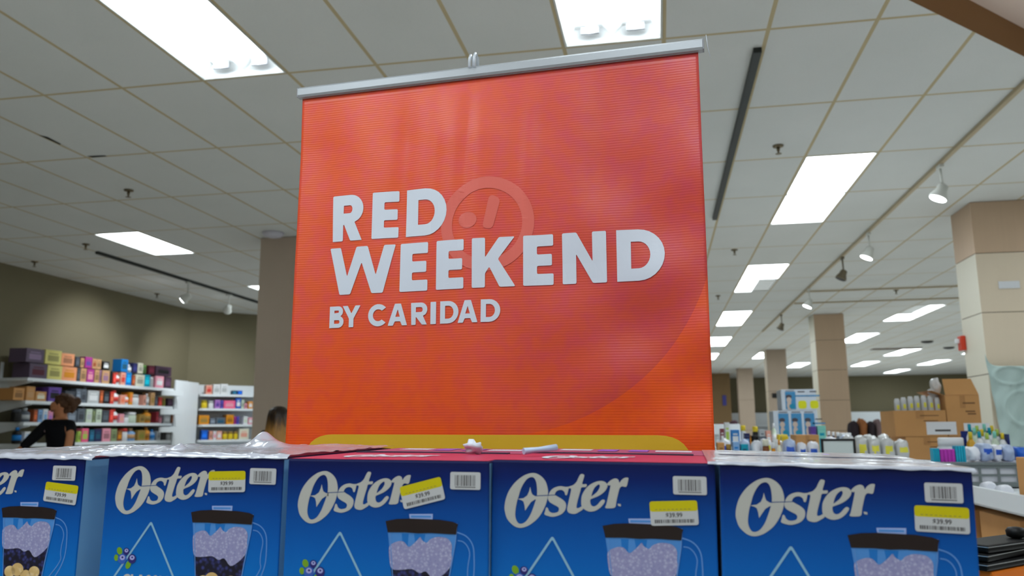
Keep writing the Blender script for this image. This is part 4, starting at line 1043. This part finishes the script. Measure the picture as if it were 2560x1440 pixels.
k_ = t.math('ADD', t.ss(Z, 1.52, 1.26), t.math('MULTIPLY', t.math('SUBTRACT', st_, .5), 1.1))
t.n.links.new(t.mix(t.ss(k_, .05, .95), lin((40,26,16)), lin((186,134,66))), t.b.inputs['Base Color'])
b = MB(); rings = []
for z, rx, ry, oy in ((1.575,.02,.02,-.005),(1.565,.055,.055,-.005),(1.535,.088,.090,-.008),(1.48,.098,.095,-.02),(1.40,.104,.085,-.04),(1.30,.112,.075,-.07),(1.20,.115,.065,-.09),(1.10,.10,.05,-.105),(1.03,.06,.03,-.11)):
    rings.append([b.b.verts.new((rx*math.cos(a_)*(1+.05*math.sin(a_*9+z*5)), oy+ry*math.sin(a_)*(1+.05*math.sin(a_*11)), z)) for a_ in [2*math.pi*k/36 for k in range(36)]])
for A, B in zip(rings, rings[1:]):
    for k in range(36): fc = b.b.faces.new((A[k],B[k],B[(k+1)%36],A[(k+1)%36])); fc.smooth = True
b.b.faces.new(rings[0]); b.b.faces.new(rings[-1][::-1])
b.build('hair', hm, w2)

# ------------------------------------------------------------------ right side of the shop
kraft = mat('kraft_board', (196,146,92), .7, .25, var=.08, vscale=9); kraftd = mat('kraft_print', (120,84,50), .7); ktape = mat('kraft_tape', (176,128,78), .35, .5)
def shipping(M, w_, d_, h, label, group=None, lab=None, flaps=False, open_=False):
    """brown shipping carton with tape, printed lines and an optional white label"""
    root = empty('shipping_carton', label, 'carton', M=M, group=group)
    b = MB()
    if open_:
        k = .005
        b.box((0,0,0),(w_,k,h)); b.box((0,d_-k,0),(w_,d_,h)); b.box((0,k,0),(k,d_-k,h)); b.box((w_-k,k,0),(w_,d_-k,h)); b.box((k,k,0),(w_-k,d_-k,k))
    else: b.box((0,0,0),(w_,d_,h), bev=.004)
    b.box((w_*.42,-.0008,h*.68),(w_*.58,.0005,h*.98), 2)
    for k, (x0, x1, z) in enumerate(((.5,.86,.78),(.56,.84,.58),(.62,.86,.52))): b.box((w_*x0,-.001,h*z),(w_*x1,.0005,h*z+h*.035), 1)
    b.build('carton_body', [kraft, kraftd, ktape], root)
    if lab:
        x0, x1, z0, z1 = lab; b = MB(); b.box((x0,-.0016,z0),(x1,-.0009,z1), 0)
        b.box((x0+(x1-x0)*.28,-.002,z0+(z1-z0)*.25),(x1-(x1-x0)*.2,-.0015,z0+(z1-z0)*.4), 1)
        b.build('label', [mat('label_bright', (224,226,228), .5), ink], root)
    if flaps:
        R = Matrix.Translation((0,0,h)) @ Matrix.Rotation(math.radians(-68), 4, 'X')
        b = MB(); b.box((.002,-.004,0),(w_-.002,0,d_*.36)); 
        for v in b.b.verts: v.co = Vector((v.co.x*(1 if v.co.z < .01 else .86)+(0 if v.co.z < .01 else w_*.0), v.co.y-v.co.z*-.25, h+v.co.z*.85))
        b.build('flap', kraft, root)
        b = MB(); b.box((-.004,.01,0),(0,d_-.01,w_*.42))
        for v in b.b.verts: v.co = Vector((v.co.x-v.co.z*.85, v.co.y, h+v.co.z*.35))
        b.build('flap', kraft, root)
    return root
def Ypl(Y): return planeM(Vector((0,Y,0)), 0)
def xat(px, Y, py=1070): return ony(px, py, Y).x
def zat(py, Y, px=2100): return ony(px, py, Y).z
CT = 1.10
ctr = empty('sales_counter', 'long white sales counter on the right heaped with household goods', 'counter', (0,0,0))
b = MB(); b.box((.30,5.25,CT-.04),(2.75,7.0,CT), bev=.004); b.build('counter_top', shelfm, ctr)
b = MB(); b.box((.36,5.32,0),(2.69,6.94,CT-.04)); b.build('counter_base', shelfm, ctr)
ctr2 = empty('sales_counter', 'second white counter behind the first, carrying jars and small packs', 'counter', (0,0,0))
b = MB(); b.box((.40,7.45,CT+.03),(2.6,8.3,CT+.07), bev=.004); b.build('counter_top', shelfm, ctr2)
b = MB(); b.box((.46,7.52,0),(2.54,8.24,CT+.03)); b.build('counter_base', shelfm, ctr2)
b = MB(); b.box((.42,8.18,CT+.07),(xat(1850,8.2),8.22,zat(1058,8.2)), bev=.004); b.build('back_board', shelfm, ctr2)
# rear row of small goods
def rowY(items, Y, zb, phrase, group, py=1090, depth=.13):
    its = [(a, b_, zat(t_, Y)-zb, k, *c) for a, b_, t_, k, *c in items]
    row(its, Ypl(Y), lambda px: xat(px, Y, py), zb, phrase, group, depth)
rowY([(1788,1799,1084,'c','light grey','white'),(1801,1812,1070,'c','dark red','white'),(1813,1826,1054,'c','white','lime'),(1828,1850,1073,'c','bright blue','white'),(1853,1867,1062,'j','white','yellow'),(1868,1880,1086,'j','orange'),(1882,1898,1065,'j','black','yellow'),(1900,1914,1073,'c','light grey','slate grey'),(1916,1929,1076,'c','salmon','white'),(1930,1943,1057,'b','pale green','white'),(1946,1970,1086,'k','yellow'),(1972,1990,1094,'j','white','sky blue'),(2070,2079,1078,'j','dark plum','white'),(2081,2090,1080,'j','dark plum','white'),(2092,2101,1081,'j','slate grey','white'),(2104,2130,1083,'k','white','light grey')],
 7.6, CT+.07, 'on second right counter', 'goods on the second right counter', depth=.1)
rowY([(1793,1811,1106,'k','kraft brown'),(1813,1829,1110,'j','brown','gold'),(1831,1849,1104,'c','sky blue','bright blue'),(1851,1871,1110,'c','teal','dark teal'),(1905,1924,1098,'j','brown','cream'),(1927,1939,1106,'j','orange','white'),(1942,1955,1100,'b','cream','orange')],
 5.55, CT, 'front of first right counter', 'goods at the front of the first right counter', depth=.1)
rowY([(1862,1876,1082,'c','navy','sky blue'),(1878,1898,1088,'j','white','black'),(1900,1918,1090,'c','slate grey','white'),(1955,1972,1090,'c','yellow','gold'),(2028,2044,1066,'c','purple','indigo'),(2046,2068,1064,'c','mint','teal')],
 6.5, CT, 'middle of first right counter', 'goods in the middle of the first right counter', depth=.1)
clearbag = mat('clear_bag', (214,216,216), .22, .7, alpha=.82, coat=.4); ylab = mat('yellow_label', (226,218,70), .5)
whitebag = mat('white_bag', (222,224,232), .4, .5, var=.08, vscale=20); bluebag = mat('blue_white_bag', (170,186,222), .4, .5, var=.5, vscale=18); bluelab = mat('blue_label', (30,84,190), .4)
def bagpx(x0, x1, yt, Y, d_, zb, Mt, label, cat, group=None, sd=0, Mt2=None, nm='wrapped_pack'):
    a, b_ = xat(x0, Y), xat(x1, Y); h = (zat(yt, Y)-zb)/1.0
    return bag(nm, Matrix.Translation((a, Y, zb+.001)), b_-a, d_, h*.96, Mt, label, cat, group, sd, Mt2)
bagpx(1876,1903,1099,5.6,.1,CT,whitebag,'white wrapped pack between teal carton and brown jar on the counter','pack',sd=1)
bagpx(1957,1990,1095,5.6,.11,CT,bluebag,'blue and white towel pack on the first right counter','pack',sd=2,Mt2=bluelab)
bagpx(1993,2016,1104,5.55,.11,CT,whitebag,'left white bundle in front of the kraft carton on the counter','pack',sd=3,Mt2=bluelab)
bagpx(2017,2047,1102,5.55,.11,CT,whitebag,'right white bundle with a blue label beside the black-framed tray','pack',sd=4,Mt2=bluelab)
for i, (x0, x1, yt, Y, mt_, m2, lab) in enumerate(((1794,1826,1095,6.15,whitebag,bluelab,'white wrapped pack nearest the banner edge on the first counter'),(1846,1874,1096,6.2,bluebag,None,'pale blue pack behind the teal carton on the first counter'),
 (1899,1930,1094,6.15,whitebag,ylab,'white pack with a yellow label behind the brown jar'),(1930,1957,1097,6.2,clearbag,None,'clear wrapped pack behind the orange bottle'),(2064,2096,1089,6.3,whitebag,None,'white wrapped pack left behind the black-framed tray'),(2100,2136,1086,6.3,bluebag,None,'pale blue pack right behind the black-framed tray'))):
    bagpx(x0,x1,yt,Y,.12,CT,mt_,lab,'pack',None,80+i,m2)
a = xat(1988,5.95); shipping(Matrix.Translation((a,5.95,CT+.001)), xat(2046,5.95)-a, .25, zat(1087,5.95)-CT, 'low kraft carton behind white bundles on the right counter')
# black framed tray standing up
a, b_ = xat(2050,5.45), xat(2136,5.45); h = zat(1097,5.45)-CT
tr = empty('framed_tray', 'white tray with a black frame standing upright on the counter', 'tray', (a,5.45,CT+.001))
b = MB(); b.box((.012,.006,.012),(b_-a-.012,.012,h-.012)); b.build('tray_panel', mat('tray_white', (206,216,214), .3), tr)
b = MB(); W_ = b_-a; b.box((0,0,0),(.014,.02,h), bev=.003); b.box((W_-.014,0,0),(W_,.02,h), bev=.003); b.box((.014,0,h-.014),(W_-.014,.02,h), bev=.003); b.box((.014,0,0),(W_-.014,.02,.014), bev=.003); b.build('frame', black, tr)
# clear packs with yellow labels
for i, (x0, x1, yt, Y) in enumerate(((2106,2140,1086,5.95),(2139,2168,1087,5.5),(2160,2190,1082,5.72),(2170,2201,1091,5.5),(2196,2228,1084,5.72),(2203,2236,1092,5.5),(2238,2272,1097,5.5))):
    bagpx(x0,x1,yt,Y,.12,CT,clearbag,'%s clear pack with a yellow label from left on the counter heap' % ORD[i],'pack','clear packs heaped on the counter',10+i,ylab,'clear_pack')
# cartons at the heap
SC = 6.0
def cbox(x0, x1, y0, y1, Y, d_, label, zb=None, **k):
    a, b_ = xat(x0, Y), xat(x1, Y); zb = zat(y1, Y) if zb is None else zb; 
    return shipping(Matrix.Translation((a, Y, zb)), b_-a, d_, zat(y0, Y)-zb, label, **k)
zl = zat(1093, SC)
L1 = cbox(2262,2368,1093,1150,SC,.4,'lower kraft carton under the open carton of clear packs', zb=CT+.001)
L2 = cbox(2370,2458,1093,1150,SC,.4,'lower kraft carton under the tall open carton', zb=CT+.001)
U1 = cbox(2238,2368,1028,1093,SC,.36,'open kraft carton filled with clear packs, white label on its front', zb=zl+.002, lab=(.20,.39,.012,.098), open_=True)
U2 = cbox(2370,2456,991,1093,SC,.36,'tallest kraft carton with its flaps raised, right of the clear packs', zb=zl+.002, lab=(.10,.26,.008,.088), flaps=True)
for i, (x0, x1, yt, dy) in enumerate(((2242,2258,999,.04),(2259,2275,996,.045),(2276,2292,994,.04),(2293,2309,993,.045),(2310,2326,992,.04),(2327,2343,993,.045),(2344,2359,997,.04))):
    a, b_ = xat(x0, SC+.05), xat(x1, SC+.05)
    b = MB(); r_ = (b_-a)/2*.93; hh = zat(yt, SC+.1)-zl-.008
    b.lathe([(r_*.9,0),(r_,.01),(r_*1.03,hh*.5),(r_,hh*.92),(r_*.7,hh)], seg=16)
    for k in range(14): b.lathe([(r_*1.005,hh*(.3+.045*k)),(r_*1.03,hh*(.31+.045*k)),(r_*1.005,hh*(.32+.045*k))], seg=16)
    b.box((-r_*.4,-r_*1.09,hh*.70),(r_*.45,-r_*1.0,hh*.82), 1)
    o = b.build('cup_sleeve', [clearbag, ylab], None, ((a+b_)/2, SC+.01+r_+dy, zl+.009)); tag(o, '%s from left of clear cup sleeves standing in the open carton' % ORD[i], 'pack', 'clear cup sleeves in the open carton')
b = MB(); cloud_sphere(b, (0,0,.0), .06, (.55,.5,1.0), amp=.9, sd=6, u=18, v=12)
o = b.build('plastic_bag', clearbag); o.location = (xat(2346,6.12), 6.12, zat(978,6.12)); tag(o, 'crumpled clear plastic bag sticking out beside the raised carton flaps', 'bag')
# bottles with teal labels in a blue tray, white tub, colourful packs
bt = empty('display_tray', 'dark blue open display tray full of white cleaner bottles', 'tray', (xat(2436,5.45),5.45,CT+.001))
wT = xat(2522,5.45)-xat(2436,5.45); hT = zat(1088,5.45)-CT; dkb = mat('tray_blue', (22,44,120), .4)
b = MB(); b.box((0,0,0),(wT,.006,hT*.62)); b.box((0,.24,0),(wT,.246,hT*1.1)); b.box((wT-.006,.006,0),(wT,.24,hT*1.0)); b.box((0,.006,0),(.006,.24,hT*.6)); b.box((.006,.006,0),(wT-.006,.24,.006)); b.build('tray_body', dkb, bt)
k = 0
for r_ in range(3):
    for c_ in range(4):
        x = xat(2436,5.45)+.012+c_*(wT-.02)/4; y = 5.46+.075*r_
        cc = [('white','teal'),('white','lime'),('pale green','mint'),('white','yellow')][(c_+r_*2) % 4]
        bottle('cleaner_bottle', Matrix.Translation((x, y, CT+.009)), .044, zat(1084-9*r_+(c_%2)*4,5.5)-CT, PAL[cc[0]], PAL[cc[1]], '%s from left of the cleaner bottles, %s row of the dark blue tray, %s label' % (ORD[c_], ('front','middle','back')[r_], cc[1]), 'bottle', 'cleaner bottles in the blue tray'); k += 1
o = jar('tub', Matrix.Translation((xat(2350,5.3),5.3,CT+.001)), xat(2418,5.3)-xat(2350,5.3), zat(1096,5.3)-CT, (216,222,228), (226,230,234), 'white plastic tub in front of kraft cartons on the counter', 'tub')
bottle('oil_bottle', Matrix.Translation((xat(2418,5.35),5.36,CT+.001)), .05, zat(1082,5.35)-CT, (200,150,20), (214,190,40), 'amber oil bottle between the white tub and the blue tray', 'bottle')
# shelving whose white lip runs toward the back at the right edge
LX = 1.255
gd = empty('gondola_shelf', 'white gondola shelf with a deep lip at the right picture edge', 'shelf', (0,0,0))
b = MB(); b.box((LX,2.45,1.032),(LX+.018,5.1,1.10), bev=.003); b.build('lip', shelfm, gd)
b = MB(); b.box((LX+.018,2.45,1.022),(2.2,5.1,1.036)); b.build('shelf_board', shelfm, gd)
b = MB(); b.box((LX+.03,2.45,.70),(2.2,5.1,.73)); b.build('shelf_board', shelfm, gd)
b = MB(); b.box((2.2,2.45,0),(2.24,5.1,1.06)); b.build('back_panel', shelfm, gd)
for y in (2.46, 5.06): b = MB(); b.box((2.14,y,0),(2.2,y+.04,1.02)); b.box((LX+.1,y,0),(2.14,y+.04,.08)); b.build('foot', grey, gd)
crm = mat('crate_grey', (108,116,116), .5)
def crate(loc, w_, d_, h, label):
    root = empty('plastic_crate', label, 'crate', loc, 0, 'grey crates on the gondola')
    b = MB(); k = .006
    b.box((0,0,0),(w_,d_,.006))
    for z0, z1 in ((.0,.03),(h-.028,h)): b.box((0,0,z0),(w_,k,z1)); b.box((0,d_-k,z0),(w_,d_,z1)); b.box((0,k,z0),(k,d_-k,z1)); b.box((w_-k,k,z0),(w_,d_-k,z1))
    b.box((-.006,-.006,h-.012),(w_+.006,0,h)); b.box((-.006,d_,h-.012),(w_+.006,d_+.006,h)); b.box((-.006,0,h-.012),(0,d_,h)); b.box((w_,0,h-.012),(w_+.006,d_,h))
    n_ = 7
    for i in range(n_+1):
        x = (w_-.012)*i/n_; b.box((x,.001,.03),(x+.012,k-.001,h-.028)); b.box((x,d_-k+.001,.03),(x+.012,d_-.001,h-.028))
        y = (d_-.012)*i/n_; b.box((.001,y,.03),(k-.001,y+.012,h-.028)); b.box((w_-k+.001,y,.03),(w_-.001,y+.012,h-.028))
    b.box((.002,.002,h*.45),(w_-.002,k-.002,h*.55)); b.build('crate_body', crm, root)
    return root
crate((1.30,4.5,1.037), .62, .36, .125, 'grey slatted crate under the teal and magenta packs')
pt = mat('teal_pack', (20,160,190), .4, .5, var=.15, vscale=30); pm = mat('magenta_pack', (176,50,170), .4, .5, var=.2, vscale=30)
def spongepack(x0, x1, yt, yb, Y, M, label, d_=.05):
    a, b_ = xat(x0, Y, 1140), xat(x1, Y, 1140); z0, z1 = zat(yb, Y, 2380), zat(yt, Y, 2380); b = MB(); n_ = 4
    for i in range(n_):
        w_ = (b_-a)/n_; b.box((w_*i+.0006,0,0),(w_*(i+1)-.0006,d_,z1-z0), bev=min(.008, w_*.3))
    b.box((.002,.004,.006),(b_-a-.002,d_-.004,(z1-z0)*.9))
    o = b.build('sponge_pack', M, None, (a, Y, z0)); return tag(o, label, 'pack', 'bright sponge packs on the grey crate')
zc = 1.037+.125
b = MB(); b.box((1.315,4.515,1.045),(1.905,4.845,zc-.002)); b.b.transform(Matrix.Identity(4)); o = b.build('packed_goods', whitebag); tag(o, 'white goods filling the grey crate up to its rim', 'goods')
for x0, x1, yt, M, lab in ((2333,2350,1121,pt,'teal sponge pack at the left of the magenta one'),(2351,2389,1123,pm,'bright magenta sponge pack between two teal ones'),(2390,2416,1115,pt,'teal sponge pack at the right of the magenta one')):
    Y = 4.52; o = spongepack(x0, x1, yt, 1156, Y, M, lab)
    o.location.z = zc+.001
for i, (x0, x1, yt, mt_, m2, lab) in enumerate(((2418,2450,1117,whitebag,None,'white bag just right of the teal pack'),(2448,2482,1108,bluebag,bluelab,'blue and white striped bag on the grey crate'),(2480,2506,1112,whitebag,bluelab,'white bag with a blue label beside the striped bag'),(2504,2536,1112,bluebag,None,'pale blue bag at the right end of the grey crates'))):
    bagpx(x0,x1,yt,4.55,.15,zc,mt_,lab,'bag','bags on the grey crates',30+i,m2,'goods_bag')
bagpx(2537,2566,1117,4.6,.12,zc,mat('blue_bag', (30,96,196), .4, .5),'bright blue bag at the far right edge behind the kraft carton','bag',sd=41,nm='goods_bag')
shipping(Matrix.Translation((1.283,2.98,1.037)), .22, .345, zat(1143,3.3,2540)-1.037, 'kraft carton cut by the right edge standing inside the white lip')
for i, (px, Y, lab) in enumerate(((2476,3.95,'white rolled pack lying left inside the white lip'),(2516,3.75,'white rolled pack lying right inside the white lip'))):
    b = MB(); b.tube([(0,0,.032),(.012,.05,.034),(.025,.15,.03)], [.022,.027,.022], 14); o = b.build('rolled_pack', whitebag, None, (xat(px,Y,1190),Y,1.040)); tag(o, lab, 'pack', 'rolled packs inside the lip')
# cartons under the lip
shipping(Matrix.Translation((1.33,3.02,.731)), .24, .3, .15, 'kraft carton with a white label on the lower shelf under the lip', lab=(.02,.08,.02,.09))
shipping(Matrix.Translation((1.60,3.05,.731)), .30, .35, .22, 'larger kraft carton beside the labelled one under the lip')
shipping(Matrix.Translation((1.31,3.42,.731)), .3, .4, .26, 'dark-shaded kraft carton deeper under the white lip')
shipping(Matrix.Translation((1.30,3.95,.731)), .4, .4, .25, 'kraft carton farthest back under the white lip')
# stack of black trays on an orange carton beside the blue cartons
OM = tt.matrix_world @ Matrix.Translation((.83,.24,.0)) @ Matrix.Rotation(.30, 4, 'Z')
zo = 1.172
orb = carton('orange_carton', Matrix.Translation((.392,1.12,1.0)) @ Matrix.Rotation(.76, 4, 'Z'), .36, .10, zo-1.0, (240,124,24), (250,190,150), 'orange carton beneath the black trays at the lower right corner', 'carton')
stt = empty('side_stand', 'low white stand under the orange carton', 'stand', (.36,1.08,0))
b = MB(); b.box((0,0,.96),(.5,.5,.9985), bev=.003); b.build('stand_top', white_metal, stt)
for x_ in (.02,.44):
    for y_ in (.02,.44): b = MB(); b.box((x_,y_,0),(x_+.04,y_+.04,.96)); b.build('leg', grey, stt)
silver = mat('steel_edge', (190,192,196), .25, .5, metal=.8); blackp = mat('black_plastic', (8,8,9), .5, .3)
z = zo+.001
for i, (rz_, lab) in enumerate(((.75,'bottom black tray of the stack on the orange carton'),(.80,'middle black tray of the stack on the orange carton'),(.70,'top black tray of the stack on the orange carton'))):
    q = empty('baking_tray', lab, 'tray', (.384+.003*i,1.112+.004*i,z), rz_, 'black trays at lower right')
    h = .0096; D_ = .05
    b = MB(); b.box((0,0,0),(.36,D_,h), bev=.003); b.build('tray_body', blackp, q)
    b = MB(); b.box((-.001,-.0012,h*.70),(.361,.001,h*.82)); b.box((-.0012,0,h*.70),(.001,D_,h*.82)); b.build('steel_rim', silver, q)
    z += h+.0006
b = MB(); b.lathe([(.006,0),(.011,.002),(.012,.009),(.009,.013),(.003,.014)], seg=18)
o = b.build('round_knob', blackp, None, (.452,1.196,z)); tag(o, 'round black knob lying on the top black tray', 'knob')
# white stacked fan cartons before the middle column
fw_ = mat('fan_white', (190,198,208), .45); fb_ = mat('fan_blue', (60,130,176), .4); fd_ = mat('fan_dark', (70,64,72), .4); fy_ = mat('fan_yellow', (204,204,20), .45); fc_ = mat('fan_skin', (190,170,156), .5)
def fanbox(x0, x1, y0, y1, Y, d_, label, pics, blobs):
    a, b_ = xat(x0,Y), xat(x1,Y); z0, z1 = y0, y1; W_, H_ = b_-a, z1-z0
    root = empty('appliance_carton', label, 'carton', (a,Y,z0), 0, 'white appliance cartons stacked before the column')
    b = MB(); b.box((0,0,0),(W_,d_,H_), bev=.004); b.build('carton_body', fw_, root)
    b = MB()
    for x in pics:
        w_ = .105; b.flat([(x,H_*.06),(x+w_,H_*.06),(x+w_,H_*.90),(x,H_*.90)], y=-.0015, mi=0)
        b.flat([(x+.006,H_*.93),(x+w_-.01,H_*.93),(x+w_-.01,H_*.96),(x+.006,H_*.96)], y=-.0015, mi=1)
        b.flat(ell(x+w_*.35,H_*.66,.032,.022,14), y=-.002, mi=1); b.flat(ell(x+w_*.35,H_*.5,.026,.03,14), y=-.0025, mi=3); b.flat(ell(x+w_*.35,H_*.25,.024,.05,14), y=-.002, mi=3)
        b.flat(ell(x+w_*.62,H_*.2,.03,.028,14), y=-.0025, mi=4)
    for x, z in blobs:
        b.flat([(p[0]+x,p[1]+z) for p in rrect(.085,.085,.03)], y=-.0015, mi=2)
        b.flat([(x-.07,z+.085),(x+.06,z+.085),(x+.06,z+.1),(x-.07,z+.1)], y=-.0015, mi=0)
        b.flat([(x-.04,z+.13),(x+.03,z+.13),(x+.03,z+.142),(x-.04,z+.142)], y=-.0015, mi=1)
    b.build('printed_front', [fb_, fd_, fy_, fc_, mat('fan_teal', (20,130,160), .4)], root)
z1, z2 = zat(1095,9.0), zat(1025,9.0)
fanbox(1935,2046,z1,z2-.002,9.0,.35,'lower white appliance carton with three printed pictures before the middle column',(.05,.18,.31),((.46,.06),))
fanbox(1958,2046,z2,zat(972,9.0),9.0,.33,'upper white appliance carton with two yellow marks before the middle column',(.04,),((.21,.06),(.33,.06)))
fanbox(1935,2046,z1-.36,z1-.002,9.0,.35,'white appliance carton third from the top, mostly hidden by goods',(.05,.18),())
fanbox(1935,2046,.0,z1-.362,9.0,.35,'lowest white appliance carton standing on the floor before the middle column',(.05,.18),())
# far wall shelving and heaps of clothes
ws = empty('wall_shelving', 'long low white shelving along the far wall', 'shelf', (0,0,0))
b = MB(); b.box((3.1,40.0,0),(15.5,40.45,1.98)); b.build('back_panel', shelfm, ws)
for z in (.5,.95,1.35): b = MB(); b.box((3.1,39.5,z),(15.5,40.0,z+.05)); b.build('shelf_board', shelfm, ws)
dk = [((52,44,48),'dark grey'),((150,96,60),'rust'),((60,52,56),'black'),((130,110,110),'mauve'),((74,80,60),'olive'),((110,60,52),'dark red')]
hp = empty('clothes_table', 'clothes table far behind the heap of clear packs', 'table', (0,0,0))
b = MB(); b.box((3.0,15.0,1.0),(4.6,16.2,1.05)); b.build('table_top', shelfm, hp)
b = MB(); b.box((3.1,15.1,0),(4.5,16.1,1.0)); b.build('table_base', grey, hp)
for i, (x0, x1, yt) in enumerate(((2128,2149,1050),(2151,2171,1045),(2173,2191,1052),(2193,2209,1046),(2215,2236,1049),(2140,2180,1064))):
    Y = 15.1 if i < 5 else 15.02
    bagpx(x0,x1,yt,Y,.4 if i < 5 else .3,1.05,mat('cloth_%d' % i, dk[i][0], .9, .1, var=.3, vscale=9),'%s heap of folded clothes, %s on the far clothes table' % (dk[i][1], (ORD[i]+' from left') if i < 5 else 'lying in front'),'clothes','clothes on the far table',60+i,None,'folded_clothes') if i < 5 else None
for i, (x0, x1, yt, c_, lab) in enumerate(((1797,1822,1052,(120,50,54),'dark red heap of goods by the brown partition'),(1822,1850,1050,(80,58,66),'plum heap of goods by the brown partition'),)):
    pass
ft = empty('clothes_table', 'far goods table beside the brown partition', 'table', (0,0,0))
b = MB(); b.box((.9,15.2,1.05),(1.95,16.2,1.10)); b.build('table_top', shelfm, ft); b = MB(); b.box((1.0,15.3,0),(1.85,16.1,1.05)); b.build('table_base', grey, ft)
for i, (x0, x1, yt, c_, lab) in enumerate(((1797,1819,1052,(120,50,54),'dark red heap of goods by the brown partition'),(1825,1850,1048,(80,58,66),'plum heap of goods by the brown partition'))):
    bagpx(x0,x1,yt,15.3,.4,1.10,mat('heap_%d' % i, c_, .9, .1, var=.3, vscale=9),lab,'clothes',sd=70+i,nm='folded_clothes')
# things fixed to the columns
wS = mat('sign_white', (216,218,222), .4)
p, q = ony(2497,722,8.949), ony(2548,702,8.949)
b = MB(); b.box((p.x,8.941,p.z),(q.x,8.948,q.z), bev=.002); o = b.build('wall_sign', wS); tag(o, 'small blank white plate on the right column', 'sign')
p = onx(2411,858,3.289)
al = empty('fire_alarm', 'red fire alarm with a white strobe on the right column', 'alarm', (3.288,p.y,p.z))
b = MB(); b.box((-.05,-.06,-.08),(0,.06,.08), bev=.012); b.build('housing', mat('alarm_red', (206,60,34), .4), al)
b = MB(); b.box((-.085,-.02,.0),(-.05,.04,.05), bev=.008); b.build('strobe', mat('strobe_white', (226,228,232), .2), al)
p = ony(1942,989,25.6); b = MB(); b.box((p.x-.14,25.56,p.z-.07),(p.x+.14,25.598,p.z+.07), bev=.02); o = b.build('wall_speaker', black); tag(o, 'small black box on the column behind the white cartons', 'speaker')
p = ony(1811,1001,36.6); b = MB(); b.box((p.x-.08,36.56,p.z-.22),(p.x+.08,36.598,p.z+.22), bev=.01); o = b.build('wall_sign', mat('sign_blue', (64,66,150), .5)); tag(o, 'narrow blue sign on the brown partition', 'sign')
# pale cloth hung at the right column
cl = mat('cloth_grey_green', (176,196,192), .8, .2, var=.05, vscale=5); b = MB(); n1, n2 = 60, 60; V = []
tl, tr_, bl = ony(2464,884,8.86), ony(2620,905,8.86), ony(2512,1118,8.86)
for j in range(n2+1):
    rw = []; v = j/n2
    for i in range(n1+1):
        u = i/n1
        xl = tl.x+(bl.x-tl.x)*v; x = xl+(tr_.x-xl)*u
        top = tl.z-.14*min(1,(u/.18))**.5*(1 if u < .18 else 1); top = tl.z-.13*(1-math.exp(-u/.06))
        z = top+(bl.z-top)*v
        d = .012*math.sin(u*14+v*3)+.008*math.sin((u+v)*19)
        for cx, cz, rx, rz in ((xat(2545,8.86),zat(938,8.86,2540),.16,.09),(xat(2570,8.86),zat(1020,8.86,2540),.18,.17)):
            rr = math.hypot((x-cx)/rx, (z-cz)/rz); d -= .02*math.exp(-((rr-1)/.10)**2)
        rw.append(b.b.verts.new((x, 8.88+d, z)))
    V.append(rw)
for j in range(n2):
    for i in range(n1): fc = b.b.faces.new((V[j][i],V[j+1][i],V[j+1][i+1],V[j][i+1])); fc.smooth = True
o = b.build('hanging_cloth', cl); md = o.modifiers.new('thickness','SOLIDIFY'); md.thickness = .003
tag(o, 'pale grey-green cloth with embossed rings hung on the right column', 'cloth')
